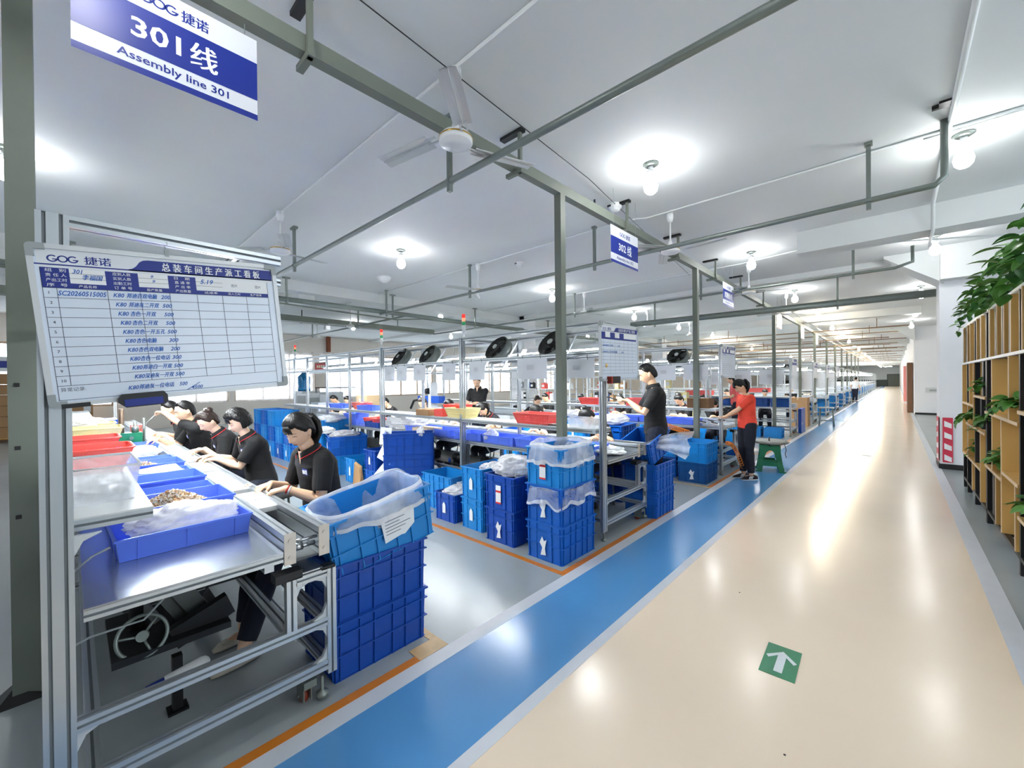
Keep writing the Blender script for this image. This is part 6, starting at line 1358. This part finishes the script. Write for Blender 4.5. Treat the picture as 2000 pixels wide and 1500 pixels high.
q2, _, _ = person('person in a pink top standing at the fourth bench behind the woman in red', (-3.35, 13.0, 0), PI*.5+.4, 1.68, 0, .1, .4, 0, [(-3.7, 12.8, 1.05), (-3.7, 13.0, 1.05)], hair='bun', shirt=CLOTHP, blouse=True, lod=0, badge=False, trim=False)
q3, _, _ = person('person in white walking past the far bench ends', (-2.0, 36, 0), -.3, 1.66, 0, .25, .2, 0, [(-2.2, 36.25, .8), (-1.75, 36.2, .8)], hair='crop', shirt=CLOTHW, blouse=True, lod=0, badge=False, trim=False)
hm_ = [(-8.15, 4.95, 'second bench, third bay from the signal posts'), (-10.0, 4.95, 'second bench beside the pale machine'), (-10.8, 5.0, 'far end of the second bench'), (-3.9, Yt+.05, 'third bench behind the standing man'), (-6.6, Yt, 'third bench, far left'), (-3.0, 14.85, 'fourth bench, first from the walkway'), (-4.0, 14.9, 'fourth bench, second from the walkway'), (-5.1, 14.9, 'fourth bench, third from the walkway'), (-6.3, 14.9, 'fourth bench, fourth from the walkway'), (-3.0, 19.2, 'fifth bench, first from the walkway'), (-4.4, 19.2, 'fifth bench, second from the walkway'), (-3.0, 22.9, 'sixth bench, first from the walkway')]
for i, (x, y, lb) in enumerate(hm_): dup(q1, (x, y, 0), PI+(.2 if i % 2 else -.15), 'distant worker in dark clothes bowed at the '+lb)
# stools for the farther workers
ws = bpy.data.objects['work_stool']
for i, (x, y) in enumerate([(-3.15, Yt), (-2.6, Yt+.1), (-4.5, Yt), (-5.6, Yt), (-5.9, 7.0)]+[(a, c) for a, c, _ in hm_]):
    o = dup(ws, (x, y+.05, 0), 0, 'black round stool under a seated worker in the rows behind', 'round stools in the rows behind'); o.scale = (1, 1, .93)
# ================================================================ PLANT SHELF ON THE RIGHT
t = thing('plant_shelf', 'black steel shelf with pine planks and hanging plants along the right edge of the walkway', 'shelf', (.73, 0, 0))
def post(y, x=0, w=.022): b = MB(); b.box(x, x+.045, y-w, y+w, .0, 2.32); b.build('post', BLACKM, t)
SY = [3.7, 5.25, 6.85, 8.0, 8.75]
for y in (3.3, 4.25, 5.2, 6.86, 7.75, 8.5, 8.93):
    post(y, 0, .045 if y == 6.86 else .022); post(y, .3)
for z in (2.3, 1.78, .12):
    for x in (0, .3): b = MB(); b.box(x, x+.04, 3.28, 8.95, z, z+.03); b.build('shelf_bar', BLACKM if z < 2 and z > 1 else WMETAL if z > 1 else BLACKM, t)
b = MB(); b.box(-.005, .0, 3.28, 8.95, 1.785, 1.81); b.box(-.005, .0, 3.28, 8.95, 2.305, 2.33); b.build('pale_edge', WMETAL, t)
for y in (3.45, 3.78, 4.4, 4.8, 5.6, 5.95, 6.3, 6.68, 7.28, 7.6, 8.18, 8.6): b = MB(); b.box(.0, .34, y-.05, y+.03, 1.81, 2.3); b.build('black_back', BLACKM, t)
for y, z0, z1 in ((6.6, .1, 1.2), (5.05, .5, 1.3), (5.7, 1.2, 1.78), (7.45, .95, 1.35), (8.05, .1, .5), (8.65, .1, .5), (7.3, 1.35, 1.78), (8.35, 1.22, 1.78), (6.05, .1, .6), (4.6, 1.3, 1.78)): b = MB(); b.box(.02, .34, y-.06, y+.06, z0, z1); b.build('black_back', BLACKM, t)
def plank_h(y0, y1, z, m=WOODP): b = MB(); b.box(-.01, .36, y0, y1, z, z+.028); b.box(-.014, -.01, y0, y1, z, z+.028, 1); b.build('plank', [m, WOODE], t)
def plank_v(y, z0, z1): b = MB(); b.box(-.01, .36, y-.014, y+.014, z0, z1); b.box(-.014, -.01, y-.014, y+.014, z0, z1, 1); b.build('plank', [WOODP, WOODE], t)
for y in (3.6, 3.95, 4.6, 5.02, 5.45, 5.75, 6.1, 6.5, 7.1, 7.45, 8.05, 8.3, 8.7): plank_v(y, 1.81, 2.3)
for y0, y1, z in ((3.3, 5.2, 1.3), (3.3, 4.3, .75), (5.2, 6.86, 1.2), (5.9, 6.86, .62), (6.86, 7.75, 1.35), (6.86, 8.5, .95), (7.75, 8.93, 1.22), (7.2, 8.93, .5), (5.2, 5.9, .7), (4.25, 5.2, .45)): plank_h(y0, y1, z)
for y, z0, z1 in ((5.9, .15, 1.2), (6.4, .62, 1.78), (5.3, .16, .7), (4.3, .15, 1.3), (7.2, .15, .95), (7.75, .95, 1.78), (8.3, .5, 1.22), (8.9, .5, 1.78), (4.9, .45, 1.3), (5.55, 1.2, 1.78), (7.9, .15, .5), (8.15, 1.22, 1.78), (6.2, .15, .62), (4.75, 1.3, 1.78)): plank_v(y, z0, z1)
rl = random.Random(21)
def leaf_mesh(L=.085, W=.07):
    b = MB(); n = 6; rows_ = []
    for i in range(n+1):
        q = i/n; w = W/2*(math.sin(PI*min(1, q*.9+.12))**.7)*(1 if q < .98 else .12); rows_.append([(x*w, q*L, -.35*L*q*q+.12*abs(x)*w*3) for x in (-1, -.5, 0, .5, 1)])
    b.sheet(rows_); b.add([(-.0012, -.05, .015), (.0012, -.05, .015), (.0012, 0, 0), (-.0012, 0, 0)], [(0, 1, 2, 3)])
    return b
LM = [leaf_mesh().mesh('leaf', LEAF), leaf_mesh().mesh('leaf', LEAFD), leaf_mesh(.1, .06).mesh('leaf', LEAF)]
def pothos(x, y, z, lb, nleaf, spread, vines, big=1.0, pot=True):
    t = thing('pothos_plant', lb, 'plant', (x, y, z), 0, 'potted plants on the shelf')
    if pot:
        b = MB(); b.lathe([(0, 0), (.06, 0), (.08, .12), (.085, .12), (.075, .11), (0, .1)], n=18); b.build('pot', POT, t)
        b = MB(); b.lathe([(0, .1), (.074, .1)], n=14); b.build('soil', SOIL, t)
    k = 0
    def leafat(p, yaw, pitch, s):
        nonlocal k
        o = bpy.data.objects.new('leaf', LM[rl.choice((0, 0, 1, 2))]); COL.objects.link(o); o.parent = t; o.location = p; o.rotation_euler = (pitch, rl.uniform(-.4, .4), yaw); o.scale = (s, s, s); k += 1
    for i in range(nleaf):
        a = rl.uniform(0, 2*PI); rr_ = spread[0]*rl.random()**.6; p = Vector((rr_*math.cos(a)*.7-.02, rr_*math.sin(a), .12+spread[1]*rl.random()*(1.2-rr_/spread[0])))
        leafat(p, a-PI/2, rl.uniform(-.5, .6), big*rl.uniform(.8, 1.35))
    for vn, (vx, vy, dx, dy, dz, ln) in enumerate(vines):
        pts = []; p = Vector((vx, vy, .13))
        for i in range(12):
            q = i/11; pts.append(Vector((vx+dx*q+.015*math.sin(i*2+vn), vy+dy*q+.02*math.sin(i*1.7+vn), .13+.03*math.sin(q*3)-dz*q*q)))
        b = MB(); b.tube(pts, .003, 5); b.build('vine', mat('vine_stem', '#5d6b35', .6), t)
        for i in range(ln):
            q = (i+.5)/ln*11; j = int(q); pp = pts[j]+(pts[min(11, j+1)]-pts[j])*(q-j); leafat(pp, rl.uniform(PI*.2, PI*1.2), rl.uniform(-.9, .2), big*rl.uniform(.7, 1.2))
    return t
T0 = 2.33; X0 = .88
pothos(X0, 4.9, T0, 'large leafy plant on top of the shelf, at the right edge of the picture', 95, (.42, .55), [(-.1, .1, -.15, .35, .25, 12), (-.12, -.2, -.1, .2, .1, 10)], 1.35)
pothos(X0, 5.6, T0, 'dense leafy plant on top of the shelf, second from the right edge', 90, (.4, .36), [(-.1, .1, -.15, .4, .1, 12)], 1.25)
pothos(X0, 6.4, T0, 'bushy plant on the middle of the shelf top', 85, (.42, .3), [(-.1, .1, -.12, .35, .05, 12), (-.1, 0, -.1, .1, .2, 8)], 1.15)
pothos(X0, 7.3, T0, 'trailing plant on the shelf top with leaves reaching over the far part', 60, (.38, .22), [(-.1, .1, -.14, .4, .05, 12), (-.1, -.1, -.12, .2, .1, 8)], 1.05)
pothos(X0, 8.3, T0, 'thin trailing plant at the far end of the shelf top', 44, (.3, .12), [(-.1, .1, -.1, .5, .12, 10), (-.1, .3, -.12, .3, .22, 9)], 1.0)
pothos(X0-.02, 7.3, 1.38, 'hanging plant in the upper far bay of the shelf', 44, (.16, .15), [(-.1, 0, -.1, .1, .1, 6)], .9)
pothos(X0-.02, 7.9, .98, 'trailing plant in the middle far bay, leaves over the walkway side', 80, (.22, .14), [(-.1, .0, -.14, .2, .1, 9), (-.12, .1, -.12, .35, .16, 8)], .95)
pothos(X0-.02, 7.0, .98, 'trailing plant beside the tall black post of the shelf', 64, (.22, .12), [(-.12, .0, -.1, -.2, .12, 8)], .9)
pothos(X0-.02, 6.3, .65, 'plant in the low bay right of the tall black post', 60, (.18, .14), [(-.1, 0, -.03, -.1, .1, 5)], .95)
pothos(X0-.02, 5.6, 1.23, 'plant near the right edge, in the bay under the shelf bar', 66, (.2, .16), [(-.12, .05, -.08, .25, .1, 8)], 1.05)
pothos(X0-.02, 5.0, .48, 'dark plant low at the right edge of the picture', 40, (.18, .12), [], 1.0)
pothos(X0-.02, 8.2, .53, 'small plant low in the far bay of the shelf', 30, (.14, .1), [(-.1, 0, -.06, -.1, .12, 4)], .85)
# ================================================================ FAR LEFT
t = thing('carton_pallet', 'wooden pallet under the far carton stacks, left of the grey column', 'pallet', (-19.2, -2.3, 0)); b = MB()
b.box(-.6, .6, -.1, 3.0, .1, .13); b.build('deck', WOODP, t)
for y in (0, 1.4, 2.8): b = MB(); b.box(-.6, .6, y, y+.12, 0, .1); b.build('bearer', CARDD, t)
for j in range(4):
    for k in range(6):
        x, y, z = -19.2, -2.05+.72*j, .13+.31*k
        q = thing('carton', 'brown carton of the far left pallet, %s column from the left, %s from the floor' % (ORD[j], ORD[k]), 'carton', (x, y, z), 0, 'cartons on the far left pallet'); b = MB(); b.box(-.35, .35, -.35, .35, 0, .3); b.build('carton_body', CARD, q)
        b = MB(); b.box(.351, .353, -.06+.2*(j % 2), .1+.2*(j % 2), .02, .28); b.build('side_print', BLACKP if k % 2 else PAPER, q)
for i, (x, y, w, d, h, m, nm, lb) in enumerate(((-12.35, 5.3, .5, .5, 1.35, GREYP, 'machine_cabinet', 'light grey machine cabinet behind the second bench, right of a bowed head'), (-15.0, 5.6, .7, .6, 1.35, WMETAL, 'machine_cabinet', 'white machine with the blue water bottle, far left'), (-13.6, 5.2, .8, .6, 1.3, WMETAL, 'machine_cabinet', 'pale machine in front of the red notice board'), (-11.3, 4.6, .5, .4, 1.1, mat('pale_blue_enamel', '#c3cbd9', .5), 'machine_cabinet', 'low pale cabinet behind the far blue trays'))):
    q = thing(nm, lb, 'machine', (x, y, 0), 0); b = MB(); b.box(-w/2, w/2, -d/2, d/2, 0, h); b.build('cabinet_body', m, q); b = MB(); b.box(-w*.4, w*.4, -d/2-.01, -d/2, h*.55, h*.95); b.build('door', WMETAL if m is GREYP else GREYP, q); b = MB(); b.box(w/2, w/2+.01, -d*.35, d*.35, h*.5, h*.9); b.build('side_panel', GREYP, q)
b = MB(); b.lathe([(0, 0), (.13, 0), (.135, .05), (.125, .12), (.135, .2), (.13, .33), (.06, .4), (.04, .44), (0, .44)], n=20); tag(b.build('water_bottle', mat('bottle_blue', '#1f7fb8', .15, 0, .1, trans=.3), None, (-15.0, 5.5, 1.35)), 'blue water cooler bottle on the far white machine', 'bottle').scale = (1.5, 1.5, 1.5)
t = thing('notice_board', 'brown-framed notice board with a red heading on the far wall', 'notice board', (-14.2, 5.55, 1.45)); t.rotation_euler = (0, 0, 0)
b = MB(); b.box(0, .95, 0, .03, 0, .85); b.build('frame', mat('notice_frame', '#7d4a2c', .5), t)
b = MB(); b.box(.05, .9, -.004, 0, .04, .6); b.build('notice_sheet', mat('beige_sheet', '#d9cfc0', .6), t)
b = MB(); b.box(.05, .9, -.005, 0, .62, .81); b.build('red_heading', REDT, t)
for k in range(4): b = MB(); b.box(.2+.15*k, .3+.15*k, -.008, -.005, .67, .76); b.build('gold_character', mat('gold_lettering', '#f0d9a8', .5), t)
b = MB(); b.box(0, .95, .0, .95, 0, .03); b.box(0, .05, 0, .05, -1.45, 0); b.box(.9, .95, 0, .05, -1.45, 0); b.build('stand', GREYP, t)
b = MB(); b.box(-.25, .25, -.2, .2, 0, .42); b.box(-.12, .12, -.201, -.2, .18, .36, 1); b.box(.1, .24, -.2, .2, .42, .425, 1); tag(b.build('carton', [mat('olive_card', '#9c8767', .8), mat('card_label', '#d9b99a', .7)], None, (-9.0, 4.75, .9)), 'tall brown carton standing behind the second bench, left of the signal posts', 'carton')
b = MB(); b.box(-.35, .35, -.25, .25, .82, .9); b.box(-.33, -.29, -.23, -.19, 0, .82); b.box(.29, .33, -.23, -.19, 0, .82); b.box(-.33, -.29, .19, .23, 0, .82); b.box(.29, .33, .19, .23, 0, .82); tag(b.build('side_table', GREYP, None, (-9.1, 4.8, 0)), 'grey side table carrying the tall brown carton', 'table')
t = thing('laser_marker', 'blue and white laser marking machine on a white table behind the left signal post', 'machine', (-8.1, 5.9, 0))
b = MB(); b.box(-.6, .6, -.3, .3, .8, .84); 
for x in (-.57, .53):
    for y in (-.28, .24): b.box(x, x+.04, y, y+.04, 0, .8)
b.build('table', WMETAL, t); b = MB(); b.box(-.05, .05, -.1, .1, .84, 1.6); b.build('column', WMETAL, t); b = MB(); b.box(-.5, .35, -.09, .09, 1.12, 1.28); b.build('laser_head', CBLUE3, t); b = MB(); b.tube([(-.5, 0, 1.2), (-.8, 0, 1.15), (-.95, 0, .95)], .03, 8); b.build('cable', BLACKP, t); b = MB(); b.cyl((-.12, -.1, 1.4), (.0, -.1, 1.4), .07, n=14); b.build('hand_wheel', BLACKM, t)
b = MB(); b.box(-.3, .3, -.25, .25, 0, .5); b.box(-.25, -.02, -.26, -.25, .1, .3, 1); tag(b.build('white_box', [WHITE, NAVY], None, (-3.3, 9.9, 0)), 'white enamel box on the floor behind the third bench', 'box')
# shelves with tools in the middle distance (seen between the benches)
k = 0
for x, y in ((-7.6, 10.2), (-5.9, 10.3), (-4.3, 11.8), (-7.4, 12.4), (-9.2, 10.6)):
    q = thing('tool_rack', 'white frame tool rack in the middle distance, %s from the left of those between benches' % ORD[k], 'rack', (x, y, 0), 0, 'tool racks in the middle distance'); k += 1
    b = MB()
    for xx in (-.6, .56):
        for yy in (-.2, .16): b.box(xx, xx+.04, yy, yy+.04, 0, 1.95)
    b.build('upright', WMETAL, q)
    for z in (.5, 1.0, 1.35, 1.7): b = MB(); b.box(-.6, .6, -.2, .2, z, z+.025); b.build('rack_shelf', WMETAL, q)
    for j in range(7):
        z = rl.choice((1.025, 1.375, 1.025, .525)); xx = -.5+.16*j; h = rl.uniform(.12, .26); m = rl.choice((CBLUE, BLACKM, GREYP, REDP, CARD, WHITE, YELP))
        o = MB(); o.box(-.06, .06, -.09, .09, 0, h); o.box(-.045, .045, -.1, -.09, h*.3, h*.7, 1); o.cyl((0, 0, h), (0, 0, h+.03), .02, n=8)
        tag(o.build('tool_box', [m, PAPER], None, (x+xx, y, z)), 'small tool box on a rack in the middle distance', 'box', 'small tool boxes on the racks')
bpy.data.objects.remove(_fo); bpy.data.scenes.remove(TSC)
